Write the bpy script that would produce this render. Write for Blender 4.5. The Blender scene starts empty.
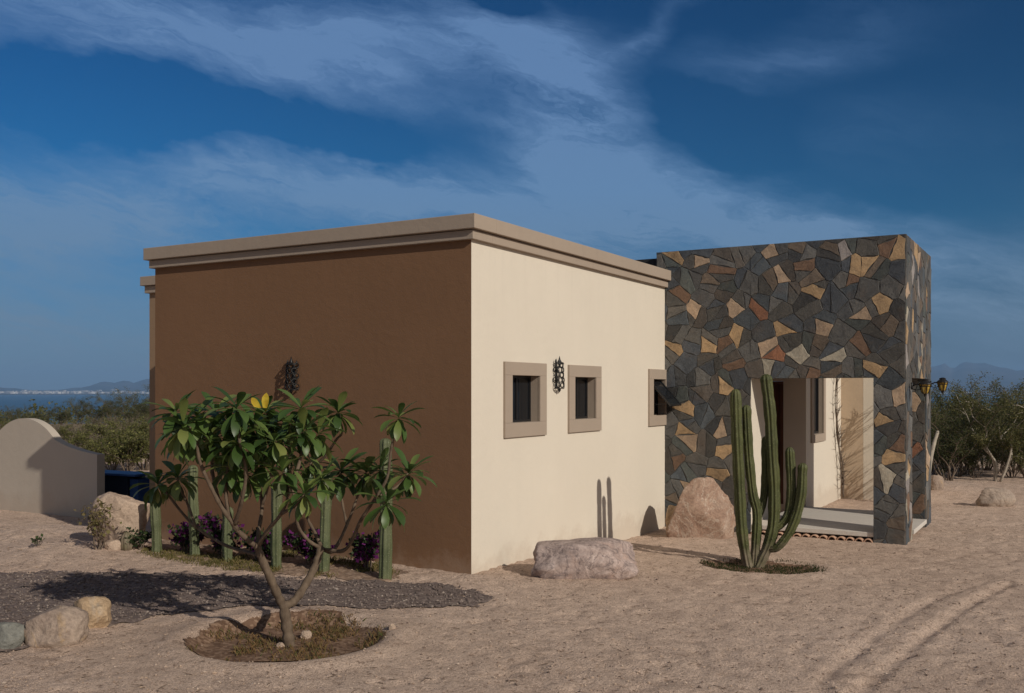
import bpy, bmesh, math, random
import numpy as np
from mathutils import Vector, Matrix, noise as mnoise

random.seed(7)
R = math.radians
scene = bpy.context.scene
col = scene.collection
PI = math.pi

# ------------------------------------------------------------------ survey of the site
F = 982.0                       # focal length of the photograph in pixels
CAM = Vector((5.603, -8.829, 1.95))
FW = Vector((-0.5005, 0.8657, 0)); RT = Vector((0.8657, 0.5005, 0))
def at(px, py, depth):
    """surveyed point: bearing read off the photograph, distance measured"""
    return CAM + FW*depth + RT*((px-512)/F*depth) + Vector((0, 0, (391-py)/F*depth))
def sstep(a, b, x):
    t = np.clip((x-a)/(b-a), 0, 1); return t*t*(3-2*t)

# ---- numpy value noise
def vnoise(x, y, seed=0):
    xi = np.floor(x).astype(np.int64); yi = np.floor(y).astype(np.int64)
    xf = x-xi; yf = y-yi
    def h(a, b):
        n = (a*374761393 + b*668265263 + seed*1442695041) & 0x7fffffff
        n = ((n ^ (n >> 13))*1274126177) & 0x7fffffff
        n = (n ^ (n >> 16)) & 0x7fffffff
        return (n % 100003)/100003.0
    u = xf*xf*(3-2*xf); v = yf*yf*(3-2*yf)
    return (h(xi, yi)*(1-u)+h(xi+1, yi)*u)*(1-v)+(h(xi, yi+1)*(1-u)+h(xi+1, yi+1)*u)*v
def fbm(x, y, o=4, seed=0):
    s = 0; a = .5
    for i in range(o):
        s = s+a*(vnoise(x*2**i, y*2**i, seed+i)-.5); a *= .5
    return s

TREE = (0.17, -2.98)            # plumeria, centre of its planting basin
CACT = (2.27, 2.50)             # column cactus
SEA_Z = -30.0
def pt(px, py, z=0.0):
    d = (CAM.z-z)*F/(py-391); p = at(px, py, d); return p.x, p.y
def seg_dist(x, y, pts):
    best = np.full(np.shape(x), 1e9); side = np.zeros(np.shape(x))
    for (ax, ay), (bx, by) in zip(pts[:-1], pts[1:]):
        dx, dy = bx-ax, by-ay; L2 = dx*dx+dy*dy
        t = np.clip(((x-ax)*dx+(y-ay)*dy)/L2, 0, 1)
        d = np.hypot(x-ax-t*dx, y-ay-t*dy)
        best = np.minimum(best, d)
    return best
TRACKS = [(1.0, [pt(812, 745), pt(835, 715), pt(856, 692), pt(886, 669), pt(921, 638), pt(962, 608), pt(1010, 573)]),
          (.55, [pt(760, 745), pt(790, 715), pt(830, 672), pt(872, 640), pt(915, 610), pt(950, 590), pt(984, 573)]), (.5, [pt(890, 622), pt(930, 598), pt(963, 575)])]
BANKS = [pt(583, 574), pt(700, 536, -.1), pt(122, 542, -.1), pt(996, 505, -.15)]
MOUND = pt(28, 540, -.1); MOUND2 = pt(72, 556, -.05)
def height(x, y, fine=True):
    x = np.asarray(x, float); y = np.asarray(y, float)
    a = sstep(.3, 5.0, y)*sstep(-4, -1, x)
    b = sstep(-5.2, -8.5, x) if False else sstep(5.2, 8.5, -x)
    h = -.17*np.maximum(a, b)
    h = h + .05*np.exp(-((x+2.2)**2/2.5+(y+.3)**2/.5))           # soil banked against the brown wall
    h = h + .17*np.exp(-((x-MOUND[0])**2/1.0+(y-MOUND[1])**2/.9))
    h = h + .10*np.exp(-((x-MOUND2[0])**2/.8+(y-MOUND2[1])**2/.5))
    d = np.hypot(x-TREE[0], y-TREE[1])
    h = h - .075*(1-sstep(.62, .80, d)) + .03*np.exp(-((d-.88)/.13)**2)
    d = np.hypot(x-CACT[0]-.1, y-CACT[1])
    h = h - .04*(1-sstep(.45, .72, d)) + .015*np.exp(-((d-.8)/.12)**2)
    r = np.hypot(x-5, y+5)
    h = h - .03*np.maximum(r-60, 0) - 2*sstep(1000, 1200, r)
    h = h + sstep(16, 40, r)*fbm(x*.07, y*.07, 3, 5)*.7*(1-.3*sstep(60, 300, r))
    if fine:
        near = 1-sstep(20, 45, r)
        n1 = fbm(x*2.6, y*2.6, 3, 11)
        n2 = np.maximum(0, vnoise(x*5.3, y*5.3, 3)-.62)            # scuffs and footprints
        n3 = fbm(x*.6, y*.6, 2, 21)
        out = np.clip(np.hypot(x-TREE[0], y-TREE[1])-.6, 0, 1)
        n4 = np.maximum(0, vnoise(x*12, y*12, 6)-.58)*np.clip(.45+1.3*vnoise(x*.8, y*.8, 14), 0, 1)
        h = h + near*(.018*n1 - .024*n2 - .056*n4 + .022*n3 + .016*fbm(x*13, y*13, 2, 8))*out
        for bx_, by_ in BANKS: h = h + .035*np.exp(-((x-bx_)**2+(y-by_)**2)/.32)
        for am, tr in TRACKS:
            d = seg_dist(x, y, tr)
            fade = np.clip(.35+1.3*vnoise(x*.9, y*.9, 33), .2, 1)
            h = h + am*near*fade*(-.028*np.exp(-(d/.050)**2) + .008*np.exp(-((d-.10)/.04)**2))
    return h
def H(x, y, fine=False): return float(height(np.array([x]), np.array([y]), fine)[0])
def gp(px, py):
    z = 0.0
    for _ in range(12):
        x, y = pt(px, py, z); z = .5*z+.5*H(x, y)
    return Vector((x, y, H(x, y, True)))
def depth_of(p): return (Vector(p)-CAM).dot(FW)

# ------------------------------------------------------------------ mesh builder
class MB:
    def __init__(s): s.v = []; s.f = []; s.m = []; s.c = None
    def add(s, vs, fs, mi=0):
        o = len(s.v); s.v += [tuple(v) for v in vs]
        for f in fs: s.f.append(tuple(i+o for i in f)); s.m.append(mi)
        return s
    def box(s, a, b, mi=0):
        x0, y0, z0 = a; x1, y1, z1 = b
        return s.add([(x0,y0,z0),(x1,y0,z0),(x1,y1,z0),(x0,y1,z0),(x0,y0,z1),(x1,y0,z1),(x1,y1,z1),(x0,y1,z1)],
              [(0,3,2,1),(4,5,6,7),(0,1,5,4),(1,2,6,5),(2,3,7,6),(3,0,4,7)], mi)
    def tube(s, pts, rad, n=8, prof=None, cap=True, mi=0, twist=0):
        pts = [Vector(p) for p in pts]; N = len(pts)
        if not hasattr(rad, '__len__'): rad = [rad]*N
        t0 = (pts[1]-pts[0]).normalized()
        u = t0.cross(Vector((0, 0, 1)))
        if u.length < 1e-3: u = t0.cross(Vector((0, 1, 0)))
        u.normalize(); vs = []
        for i in range(N):
            t = (pts[min(i+1, N-1)]-pts[max(i-1, 0)]).normalized()
            u = (u-t*u.dot(t)).normalized(); w = t.cross(u)
            for k in range(n):
                a = 2*PI*k/n
                r = rad[i]*(prof(k, i) if prof else 1)
                vs.append(pts[i]+(u*math.cos(a)+w*math.sin(a))*r)
        fs = [(i*n+k, i*n+(k+1) % n, (i+1)*n+(k+1) % n, (i+1)*n+k) for i in range(N-1) for k in range(n)]
        if cap: fs += [tuple(range(n-1, -1, -1)), tuple((N-1)*n+k for k in range(n))]
        return s.add(vs, fs, mi)
    def ring(s, c, nrm, r, t, n=14, m=6):
        nrm = Vector(nrm).normalized(); u = nrm.orthogonal().normalized(); w = nrm.cross(u); vs = []
        for i in range(n):
            d = u*math.cos(2*PI*i/n)+w*math.sin(2*PI*i/n)
            for k in range(m):
                vs.append(Vector(c)+d*(r+t*math.cos(2*PI*k/m))+nrm*(t*math.sin(2*PI*k/m)))
        fs = [(i*m+k, ((i+1) % n)*m+k, ((i+1) % n)*m+(k+1) % m, i*m+(k+1) % m) for i in range(n) for k in range(m)]
        return s.add(vs, fs)
    def build(s, name, mats, parent=None, smooth=False):
        me = bpy.data.meshes.new(name)
        me.from_pydata(s.v, [], s.f)
        if not isinstance(mats, (list, tuple)): mats = [mats]
        for m in mats: me.materials.append(m)
        if len(mats) > 1: me.polygons.foreach_set('material_index', s.m)
        if smooth: me.polygons.foreach_set('use_smooth', [True]*len(me.polygons))
        if s.c is not None:
            a = me.attributes.new('stone_colour', 'FLOAT_COLOR', 'POINT')
            flat = []
            for c in s.c: flat += [c[0], c[1], c[2], 1.0]
            a.data.foreach_set('color', flat)
        me.update()
        o = bpy.data.objects.new(name, me); col.objects.link(o)
        if parent is not None: o.parent = parent
        return o
def bevel(o, w=.01, seg=2, angle=40):
    m = o.modifiers.new('edge', 'BEVEL'); m.width = w; m.segments = seg; m.limit_method = 'ANGLE'; m.angle_limit = R(angle)
    return o
def empty(name, loc=(0, 0, 0), rz=0):
    o = bpy.data.objects.new(name, None); o.empty_display_size = .2
    o.location = loc; o.rotation_euler = (0, 0, rz); col.objects.link(o); return o
def tag(o, label=None, cat=None, group=None, kind=None):
    if label: o['label'] = label
    if cat: o['category'] = cat
    if group: o['group'] = group
    if kind: o['kind'] = kind
    return o
def copy_tree(src, loc, rz=0, sc=1.0):
    c = src.copy(); col.objects.link(c); c.location = loc; c.rotation_euler = (0, 0, rz); c.scale = (sc, sc, sc)
    for ch in src.children:
        k = ch.copy(); col.objects.link(k); k.parent = c
    return c
def smooth_path(pts, per=6):
    pts = [Vector(p) for p in pts]; out = []
    P = [pts[0]*2-pts[1]]+pts+[pts[-1]*2-pts[-2]]
    for i in range(1, len(P)-2):
        a, b, c, d = P[i-1:i+3]
        for k in range(per):
            t = k/per
            out.append(.5*((2*b)+(c-a)*t+(2*a-5*b+4*c-d)*t*t+(3*b-a-3*c+d)*t**3))
    out.append(pts[-1]); return out

# ------------------------------------------------------------------ materials
def mat(name, base=(.5, .5, .5), rough=.8, spec=.3):
    m = bpy.data.materials.new(name); m.use_nodes = True
    b = m.node_tree.nodes['Principled BSDF']
    b.inputs['Base Color'].default_value = (*base, 1); b.inputs['Roughness'].default_value = rough
    b.inputs['Specular IOR Level'].default_value = spec
    return m
class N:
    """tiny node helper"""
    def __init__(s, m): s.t = m.node_tree; s.n = s.t.nodes; s.l = s.t.links; s.b = s.n.get('Principled BSDF')
    def new(s, typ, **kw):
        n = s.n.new(typ)
        for k, v in kw.items(): setattr(n, k, v)
        return n
    def coord(s, scale=(1, 1, 1), rot=(0, 0, 0), obj=True):
        c = s.new('ShaderNodeTexCoord'); mp = s.new('ShaderNodeMapping')
        mp.inputs['Scale'].default_value = scale; mp.inputs['Rotation'].default_value = rot
        s.l.new(c.outputs['Object'], mp.inputs[0]); return mp.outputs[0]
    def noise(s, v, scale, detail=4, rough=.55, dist=0):
        n = s.new('ShaderNodeTexNoise'); n.inputs['Scale'].default_value = scale; n.inputs['Detail'].default_value = detail
        n.inputs['Roughness'].default_value = rough; n.inputs['Distortion'].default_value = dist
        if v is not None: s.l.new(v, n.inputs['Vector'])
        return n.outputs['Fac']
    def ramp(s, fac, stops):
        r = s.new('ShaderNodeValToRGB'); e = r.color_ramp.elements
        while len(e) < len(stops): e.new(.5)
        for el, (p, c) in zip(e, stops):
            el.position = p; el.color = (*c, 1) if len(c) == 3 else c
        s.l.new(fac, r.inputs[0]); return r.outputs[0]
    def mix(s, fac, a, b, mode='MIX'):
        m = s.new('ShaderNodeMix', data_type='RGBA', blend_type=mode)
        for sock, v in ((m.inputs[0], fac), (m.inputs[6], a), (m.inputs[7], b)):
            if hasattr(v, 'is_linked') or isinstance(v, bpy.types.NodeSocket): s.l.new(v, sock)
            elif isinstance(v, (int, float)): sock.default_value = v
            else: sock.default_value = (*v, 1)
        return m.outputs[2]
    def math(s, op, a, b=0.0, clamp=False):
        m = s.new('ShaderNodeMath', operation=op, use_clamp=clamp)
        for sock, v in ((m.inputs[0], a), (m.inputs[1], b)):
            if isinstance(v, bpy.types.NodeSocket): s.l.new(v, sock)
            else: sock.default_value = v
        return m.outputs[0]
    def bump(s, h, strength=.3, dist=.01, prev=None):
        b = s.new('ShaderNodeBump'); b.inputs['Strength'].default_value = strength; b.inputs['Distance'].default_value = dist
        s.l.new(h, b.inputs['Height'])
        if prev is not None: s.l.new(prev, b.inputs['Normal'])
        return b.outputs[0]
    def col(s, c): s.l.new(c, s.b.inputs['Base Color'])
    def nrm(s, c): s.l.new(c, s.b.inputs['Normal'])
    def rough(s, c): s.l.new(c, s.b.inputs['Roughness'])

def plaster(name, c, var=.08):
    m = mat(name, c, .9, .2); n = N(m); v = n.coord()
    big = n.noise(v, .9, 5, .6); streak = n.noise(n.coord((3, 3, .35)), 1.6, 4, .6); fine = n.noise(v, 60, 3, .6); mid = n.noise(v, 9, 4, .6)
    a = n.mix(n.ramp(big, [(.3, (0, 0, 0)), (.75, (1, 1, 1))]), tuple(x*(1-var) for x in c), tuple(min(1, x*(1+var*.5)) for x in c))
    a = n.mix(n.math('MULTIPLY', n.ramp(streak, [(.48, (0, 0, 0)), (.72, (1, 1, 1))]), .08), a, tuple(x*.86 for x in c))
    g = n.new('ShaderNodeNewGeometry'); z = n.new('ShaderNodeSeparateXYZ'); n.l.new(g.outputs['Position'], z.inputs[0])
    k = n.math('ADD', z.outputs[2], n.math('MULTIPLY', n.math('SUBTRACT', n.noise(v, 3.5, 6, .7), .5), .9))
    a = n.mix(n.ramp(k, [(.0, (.30, .30, .30)), (.22, (0, 0, 0))]), a, (.40, .30, .225))       # sand splashed on the foot of the wall
    run = n.noise(n.coord((7, 7, .22)), 1.4, 5, .65); topz = n.ramp(n.math('MULTIPLY', z.outputs[2], .25), [(.58, (0, 0, 0)), (.90, (1, 1, 1))])
    a = n.mix(n.math('MULTIPLY', n.math('MULTIPLY', n.ramp(run, [(.52, (0, 0, 0)), (.70, (1, 1, 1))]), topz), .12), a, tuple(x*.62 for x in c))
    n.col(a)
    trowel = n.noise(n.coord((1, 1, 1.6)), 2.3, 4, .6, 1.5)
    n.nrm(n.bump(fine, .35, .005, n.bump(mid, .3, .012, n.bump(trowel, .10, .03))))
    return m
M = {}
M['cream'] = plaster('cream_plaster', (.665, .595, .495), .035)
M['brown'] = plaster('brown_plaster', (.208, .114, .062), .07)
M['taupe'] = plaster('taupe_trim', (.355, .285, .225), .05)
M['tan'] = plaster('tan_plaster', (.52, .40, .285))
M['wing'] = plaster('light_brown_plaster', (.30, .20, .125), .05)
M['arch'] = plaster('pale_plaster', (.50, .435, .36), .06)
M['render_grey'] = plaster('porch_plaster', (.56, .47, .40))
M['concrete'] = plaster('white_concrete', (.66, .63, .58), .08)
M['mortar'] = plaster('dark_mortar', (.10, .096, .09))
M['roof_felt'] = plaster('dark_roof', (.03, .03, .032))
M['black'] = mat('black_iron', (.012, .011, .010), .45, .4)
_n = N(M['black']); _n.nrm(_n.bump(_n.noise(_n.coord(), 90, 3), .3, .002))
M['sashblack'] = mat('black_aluminium', (.012, .012, .013), .35, .5)
M['glass'] = mat('dark_window_glass', (.010, .011, .013), .06, .35)
_n = N(M['glass']); _n.nrm(_n.bump(_n.noise(_n.coord(), 4, 2), .02, .01))
M['wood'] = mat('dark_wood', (.07, .025, .012), .5, .4); _n = N(M['wood'])
_w = _n.noise(_n.coord((14, 14, .8)), 3, 5, .6); _n.col(_n.ramp(_w, [(.3, (.035, .013, .008)), (.7, (.13, .042, .018))])); _n.nrm(_n.bump(_w, .2, .004))
M['amber'] = mat('amber_glass', (.55, .33, .04), .15, .5)
_n = N(M['amber']); _n.col(_n.ramp(_n.noise(_n.coord(), 25, 2), [(.35, (.20, .10, .01)), (.7, (.75, .52, .10))]))
_n.b.inputs['Transmission Weight'].default_value = .35
M['clay'] = mat('terracotta', (.5, .3, .2), .85); _n = N(M['clay'])
_n.col(_n.ramp(_n.noise(_n.coord(), 14, 4), [(.3, (.36, .20, .13)), (.7, (.55, .36, .25))]))
M['blue'] = mat('faded_blue_paint', (.03, .075, .22), .5); _n = N(M['blue'])
_n.col(_n.ramp(_n.noise(_n.coord(), 8, 4), [(.3, (.022, .06, .18)), (.75, (.05, .11, .27))]))

M['navy'] = mat('dark_navy_paint', (.012, .018, .035), .6)
def stone_clad():
    m = mat('flagstone', (.1, .1, .1), .75, .35); n = N(m); v = n.coord()
    at_ = n.new('ShaderNodeAttribute', attribute_name='stone_colour')
    a = n.noise(v, 7, 6, .65, .6); b = n.noise(n.coord((1, 1, 1)), 34, 5, .6); c2 = n.noise(v, 3.1, 3, .5)
    k = n.ramp(a, [(.25, (.62, .62, .64)), (.5, (1, 1, 1)), (.78, (1.32, 1.27, 1.2))])
    k2 = n.ramp(b, [(.3, (.82, .82, .82)), (.7, (1.16, 1.16, 1.16))])
    colr = n.mix(1, at_.outputs['Color'], k, 'MULTIPLY'); colr = n.mix(1, colr, k2, 'MULTIPLY')
    rust = n.ramp(c2, [(.58, (0, 0, 0)), (.74, (1, 1, 1))])
    colr = n.mix(n.math('MULTIPLY', rust, .22), colr, (.17, .11, .07))
    n.col(colr); n.nrm(n.bump(b, .35, .008, n.bump(a, .5, .03)))
    n.rough(n.ramp(a, [(.3, (.55, .55, .55)), (.7, (.85, .85, .85))])); return m
M['flag'] = stone_clad()

def sand():
    m = mat('sand', (.4, .3, .2), .95, .1); n = N(m); v = n.coord()
    big = n.noise(v, .35, 5, .6); mid = n.noise(v, 3.5, 6, .65); fine = n.noise(v, 55, 4, .7); grain = n.noise(v, 190, 2, .6)
    c = n.ramp(big, [(.3, (.58, .43, .33)), (.55, (.645, .487, .378)), (.78, (.695, .53, .418))])
    c = n.mix(1, c, n.ramp(mid, [(.3, (.78, .77, .77)), (.55, (1, 1, 1)), (.75, (1.1, 1.1, 1.1))]), 'MULTIPLY')
    c = n.mix(1, c, n.ramp(fine, [(.32, (.72, .70, .70)), (.5, (1, 1, 1)), (.7, (1.16, 1.16, 1.16))]), 'MULTIPLY')
    c = n.mix(1, c, n.ramp(grain, [(.34, (.62, .60, .60)), (.5, (1, 1, 1)), (.7, (1.22, 1.2, 1.2))]), 'MULTIPLY')
    sp = n.noise(v, 15, 5, .75); sp2 = n.noise(v, 62, 3, .7)
    c = n.mix(1, c, n.ramp(sp, [(.35, (.56, .53, .51)), (.46, (1, 1, 1))]), 'MULTIPLY')
    c = n.mix(1, c, n.ramp(sp2, [(.34, (.55, .52, .50)), (.43, (1, 1, 1)), (.62, (1, 1, 1)), (.72, (1.18, 1.16, 1.14))]), 'MULTIPLY')
    # brush litter darkening the open scrubland, further than about 28 m from the house yard
    g = n.new('ShaderNodeNewGeometry'); sub = n.new('ShaderNodeVectorMath', operation='DISTANCE'); sub.inputs[1].default_value = (3, -2, 0)
    n.l.new(g.outputs['Position'], sub.inputs[0])
    far = n.ramp(n.math('MULTIPLY', sub.outputs['Value'], .01), [(.24, (0, 0, 0)), (.34, (1, 1, 1))])
    sc = n.ramp(n.noise(v, .12, 5, .65), [(.42, (.17, .135, .085)), (.6, (.30, .22, .15))])
    c = n.mix(far, c, sc)
    n.col(c)
    n.nrm(n.bump(grain, .4, .006, n.bump(fine, .7, .02, n.bump(sp, .7, .035, n.bump(mid, .4, .04))))); return m
M['sand'] = sand()
def gravelmat(name, a, b, c3):
    m = mat(name, a, .9, .2); n = N(m); v = n.coord()
    vo = n.new('ShaderNodeTexVoronoi'); vo.inputs['Scale'].default_value = 38; n.l.new(v, vo.inputs['Vector'])
    sep = n.new('ShaderNodeSeparateColor'); n.l.new(vo.outputs['Color'], sep.inputs[0])
    c = n.ramp(sep.outputs[0], [(.1, a), (.55, b), (.95, c3)])
    c = n.mix(1, c, n.ramp(n.noise(v, 2.2, 5, .6), [(.3, (.8, .8, .8)), (.7, (1.12, 1.1, 1.08))]), 'MULTIPLY')
    n.col(c); n.nrm(n.bump(vo.outputs['Distance'], -.6, .03)); return m
M['gravel'] = gravelmat('grey_gravel', (.130, .098, .086), (.172, .132, .115), (.23, .18, .155))
M['soil'] = gravelmat('dark_soil', (.12, .070, .045), (.19, .115, .075), (.28, .185, .125))
M['bedsoil'] = gravelmat('bed_soil', (.20, .135, .095), (.28, .19, .135), (.37, .265, .195))
def pebmat(name, stops):
    m = mat(name, (.3, .25, .2), .9, .2); n = N(m)
    g = n.new('ShaderNodeNewGeometry'); n.col(n.ramp(g.outputs['Random Per Island'], stops)); return m
M['peb_sand'] = pebmat('sand_pebble', [(0, (.14, .10, .08)), (.3, (.24, .17, .13)), (.5, (.40, .29, .21)), (.75, (.44, .33, .25)), (1, (.50, .40, .32))])
M['peb_grav'] = pebmat('gravel_pebble', [(0, (.10, .075, .066)), (.45, (.172, .132, .116)), (.8, (.24, .19, .16)), (1, (.33, .27, .23))])

def rockmat(name, stops, spots=None, vein=None, bs=1.0):
    m = mat(name, stops[0][1], .88, .2); n = N(m); v = n.coord()
    a = n.noise(v, 4.5*bs, 7, .65, .8); b = n.noise(v, 40, 5, .65); c2 = n.noise(v, 2.6*bs, 4, .6, 1.2)
    c = n.ramp(a, stops)
    if spots: c = n.mix(n.ramp(c2, [(.52, (0, 0, 0)), (.66, (1, 1, 1))]), c, spots)
    if vein:
        w = n.noise(v, 2.2*bs, 5, .55, 2.5)
        c = n.mix(n.ramp(w, [(.47, (0, 0, 0)), (.495, (.8, .8, .8)), (.52, (0, 0, 0))]), c, vein)
    c = n.mix(1, c, n.ramp(b, [(.3, (.74, .74, .74)), (.7, (1.2, 1.2, 1.2))]), 'MULTIPLY')
    n.col(c); n.nrm(n.bump(b, .45, .012, n.bump(a, .6, .05))); return m

def leafmat(name, stops, rough=.45, spec=.4, trans=.25):
    m = mat(name, stops[0][1], rough, spec); n = N(m)
    g = n.new('ShaderNodeNewGeometry'); n.col(n.ramp(g.outputs['Random Per Island'], stops))
    n.b.inputs['Subsurface Weight'].default_value = 0
    if trans:
        tr = n.new('ShaderNodeBsdfTranslucent'); mx = n.new('ShaderNodeMixShader'); mx.inputs[0].default_value = trans
        n.l.new(n.ramp(g.outputs['Random Per Island'], [(p, tuple(min(1, x*1.5) for x in c)) for p, c in stops]), tr.inputs[0])
        out = n.n['Material Output']; n.l.new(n.b.outputs[0], mx.inputs[1]); n.l.new(tr.outputs[0], mx.inputs[2]); n.l.new(mx.outputs[0], out.inputs[0])
    return m
def barkmat(name, a, b, sc=18):
    m = mat(name, a, .9, .2); n = N(m); v = n.coord((1, 1, .5)); t = n.noise(v, sc, 5, .65)
    n.col(n.ramp(t, [(.3, a), (.7, b)])); n.nrm(n.bump(t, .5, .012)); return m
M['plum_leaf'] = leafmat('glossy_leaf', [(0, (.030, .060, .014)), (.5, (.066, .118, .026)), (.85, (.118, .17, .042)), (1, (.20, .22, .06))], .44, .5, .25)
M['yellow_leaf'] = mat('yellowed_leaf', (.52, .36, .02), .5)
_n = N(M['yellow_leaf']); _n.col(_n.ramp(_n.noise(_n.coord(), 20, 3), [(.35, (.42, .27, .02)), (.7, (.62, .46, .05))]))
M['plum_bark'] = barkmat('grey_bark', (.080, .055, .038), (.18, .132, .092))
M['bark'] = barkmat('brown_bark', (.09, .065, .048), (.2, .155, .12))
M['pale_bark'] = barkmat('pale_bark', (.28, .24, .19), (.46, .41, .34))
M['olive'] = leafmat('olive_foliage', [(0, (.055, .060, .022)), (.5, (.100, .102, .038)), (1, (.19, .17, .07))], .7, .2, .3)
M['yellowgreen'] = leafmat('yellow_green_foliage', [(0, (.055, .063, .02)), (.5, (.105, .108, .034)), (1, (.21, .20, .07))], .7, .2, .3)
M['darkgreen'] = leafmat('dark_foliage', [(0, (.028, .036, .013)), (.5, (.052, .060, .022)), (1, (.10, .10, .04))], .7, .2, .3)
M['greybrush'] = leafmat('grey_brush', [(0, (.10, .082, .055)), (.5, (.165, .138, .09)), (1, (.23, .2, .13))], .8, .1, .2)
M['dryshrub'] = leafmat('dry_shrub_leaf', [(0, (.11, .085, .04)), (.6, (.19, .15, .065)), (1, (.12, .13, .04))], .7, .2, .25)
M['boug_leaf'] = leafmat('shrub_leaf', [(0, (.02, .035, .014)), (1, (.05, .075, .025))], .5, .3, .2)
M['boug_flower'] = leafmat('magenta_bract', [(0, (.06, .010, .055)), (.6, (.125, .02, .115)), (1, (.20, .04, .18))], .7, .1, .25)
M['drygrass'] = leafmat('dry_grass', [(0, (.16, .095, .045)), (.62, (.25, .16, .075)), (.84, (.14, .12, .045)), (1, (.085, .115, .035))], .8, .1, .2)
M['groundcover'] = leafmat('ground_cover', [(0, (.075, .075, .025)), (.5, (.16, .14, .05)), (1, (.24, .18, .08))], .8, .1, .2)
M['darkcover'] = leafmat('dark_ground_cover', [(0, (.022, .034, .014)), (.6, (.045, .06, .022)), (1, (.12, .09, .04))], .8, .1, .2)

def cactusmat(name, lo, hi, base=None):
    m = mat(name, lo, .6, .3); n = N(m); v = n.coord()
    t = n.noise(v, 5, 5, .6); c = n.ramp(t, [(.3, lo), (.7, hi)])
    sp = n.noise(v, 70, 2, .5); c = n.mix(n.ramp(sp, [(.62, (0, 0, 0)), (.72, (.75, .75, .75))]), c, tuple(min(1, x*1.8+.02) for x in hi))
    if base:
        z = n.new('ShaderNodeSeparateXYZ'); n.l.new(v, z.inputs[0])
        k = n.math('ADD', n.math('MULTIPLY', z.outputs[2], 1.5), n.math('MULTIPLY', n.math('SUBTRACT', n.noise(v, 7, 4), .5), 1.4))
        c = n.mix(n.ramp(k, [(.05, (1, 1, 1)), (.55, (0, 0, 0))]), c, base)
        scar = n.noise(v, 3.0, 4, .6, 1)
        c = n.mix(n.ramp(scar, [(.68, (0, 0, 0)), (.75, (.8, .8, .8))]), c, (.22, .15, .07))
    n.col(c); n.nrm(n.bump(sp, .4, .006)); return m
M['cardon'] = cactusmat('cactus_skin', (.044, .051, .016), (.094, .099, .034), (.19, .15, .105))
M['post_cactus'] = cactusmat('post_cactus_skin', (.066, .080, .036), (.135, .146, .074))

# ------------------------------------------------------------------ ground
def lines(a, b, step, lo, hi, g=1.085):
    xs = list(np.arange(a, b+1e-6, step)); s = step; x = xs[0]; left = []
    while x > lo: s = min(s*g, 70); x -= s; left.append(x)
    s = step; x = xs[-1]; right = []
    while x < hi: s = min(s*g, 70); x += s; right.append(x)
    return np.array(left[::-1]+xs+right)
def sheet(name, X, Y, Z, keep=None):
    ny, nx = X.shape; co = np.stack([X, Y, Z], -1).reshape(-1, 3).astype(np.float32)
    idx = np.arange(nx*ny).reshape(ny, nx)
    q = np.stack([idx[:-1, :-1], idx[:-1, 1:], idx[1:, 1:], idx[1:, :-1]], -1).reshape(-1, 4)
    if keep is not None:
        q = q[keep.reshape(-1)]
        used = np.unique(q); remap = np.full(nx*ny, -1); remap[used] = np.arange(len(used)); q = remap[q]; co = co[used]
    me = bpy.data.meshes.new(name); me.vertices.add(len(co)); me.vertices.foreach_set('co', co.reshape(-1))
    me.loops.add(q.size); me.loops.foreach_set('vertex_index', q.reshape(-1).astype(np.int32))
    me.polygons.add(len(q)); me.polygons.foreach_set('loop_start', np.arange(0, q.size, 4).astype(np.int32))
    me.polygons.foreach_set('use_smooth', np.ones(len(q), bool))
    me.update(); me.validate()
    o = bpy.data.objects.new(name, me); col.objects.link(o); return o
xs = lines(-7, 9, .042, -1300, 1300); ys = lines(-6.5, 8, .042, -1300, 1300)
GX, GY = np.meshgrid(xs, ys)
ground = sheet('ground', GX, GY, height(GX, GY)); ground.data.materials.append(M['sand'])
tag(ground, 'pale sandy yard with footprints and tyre tracks', 'ground', kind='structure')

def inpoly(x, y, poly):
    c = np.zeros(x.shape, bool); n = len(poly)
    for i in range(n):
        x0, y0 = poly[i]; x1, y1 = poly[(i+1) % n]
        cond = ((y0 > y) != (y1 > y)) & (x < (x1-x0)*(y-y0)/(y1-y0+1e-12)+x0); c ^= cond
    return c
def patch(name, poly, material, lift, step=.04, wob=.09, seed=1, extra=None):
    px = [p[0] for p in poly]; py = [p[1] for p in poly]
    X, Y = np.meshgrid(np.arange(min(px)-.2, max(px)+.2, step), np.arange(min(py)-.2, max(py)+.2, step))
    cx = X[:-1, :-1]+step/2; cy = Y[:-1, :-1]+step/2
    k = inpoly(cx+wob*4*fbm(cx*3, cy*3, 4, seed), cy+wob*4*fbm(cx*3, cy*3, 4, seed+9), poly)
    Z = height(X, Y)+lift+(extra(X, Y) if extra else 0)
    o = sheet(name, X, Y, Z, k); o.data.materials.append(material); return o
gravel_poly = [gp(*p).xy[:] for p in [(-60, 573), (60, 571), (150, 573), (260, 577), (380, 581), (440, 585), (478, 590), (492, 598),
               (470, 605), (400, 609), (330, 606), (250, 606), (190, 611), (120, 622), (60, 638), (0, 655), (-60, 668)]]
o = patch('gravel_bed', gravel_poly, M['gravel'], .008, wob=.07, extra=lambda X, Y: .012*fbm(X*14, Y*14, 2, 4))
tag(o, 'dark grey gravel strip under the leafy tree', 'gravel', kind='structure')
def disc(c, rx, ry, n=40): return [(c[0]+rx*math.cos(2*PI*i/n), c[1]+ry*math.sin(2*PI*i/n)) for i in range(n)]
o = patch('planting_basin', disc(TREE, .74, .74), M['soil'], .008, .016, .085, 7)
tag(o, 'round sunken bed of dark soil around the leafy tree', 'planting bed', kind='structure')
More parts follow.
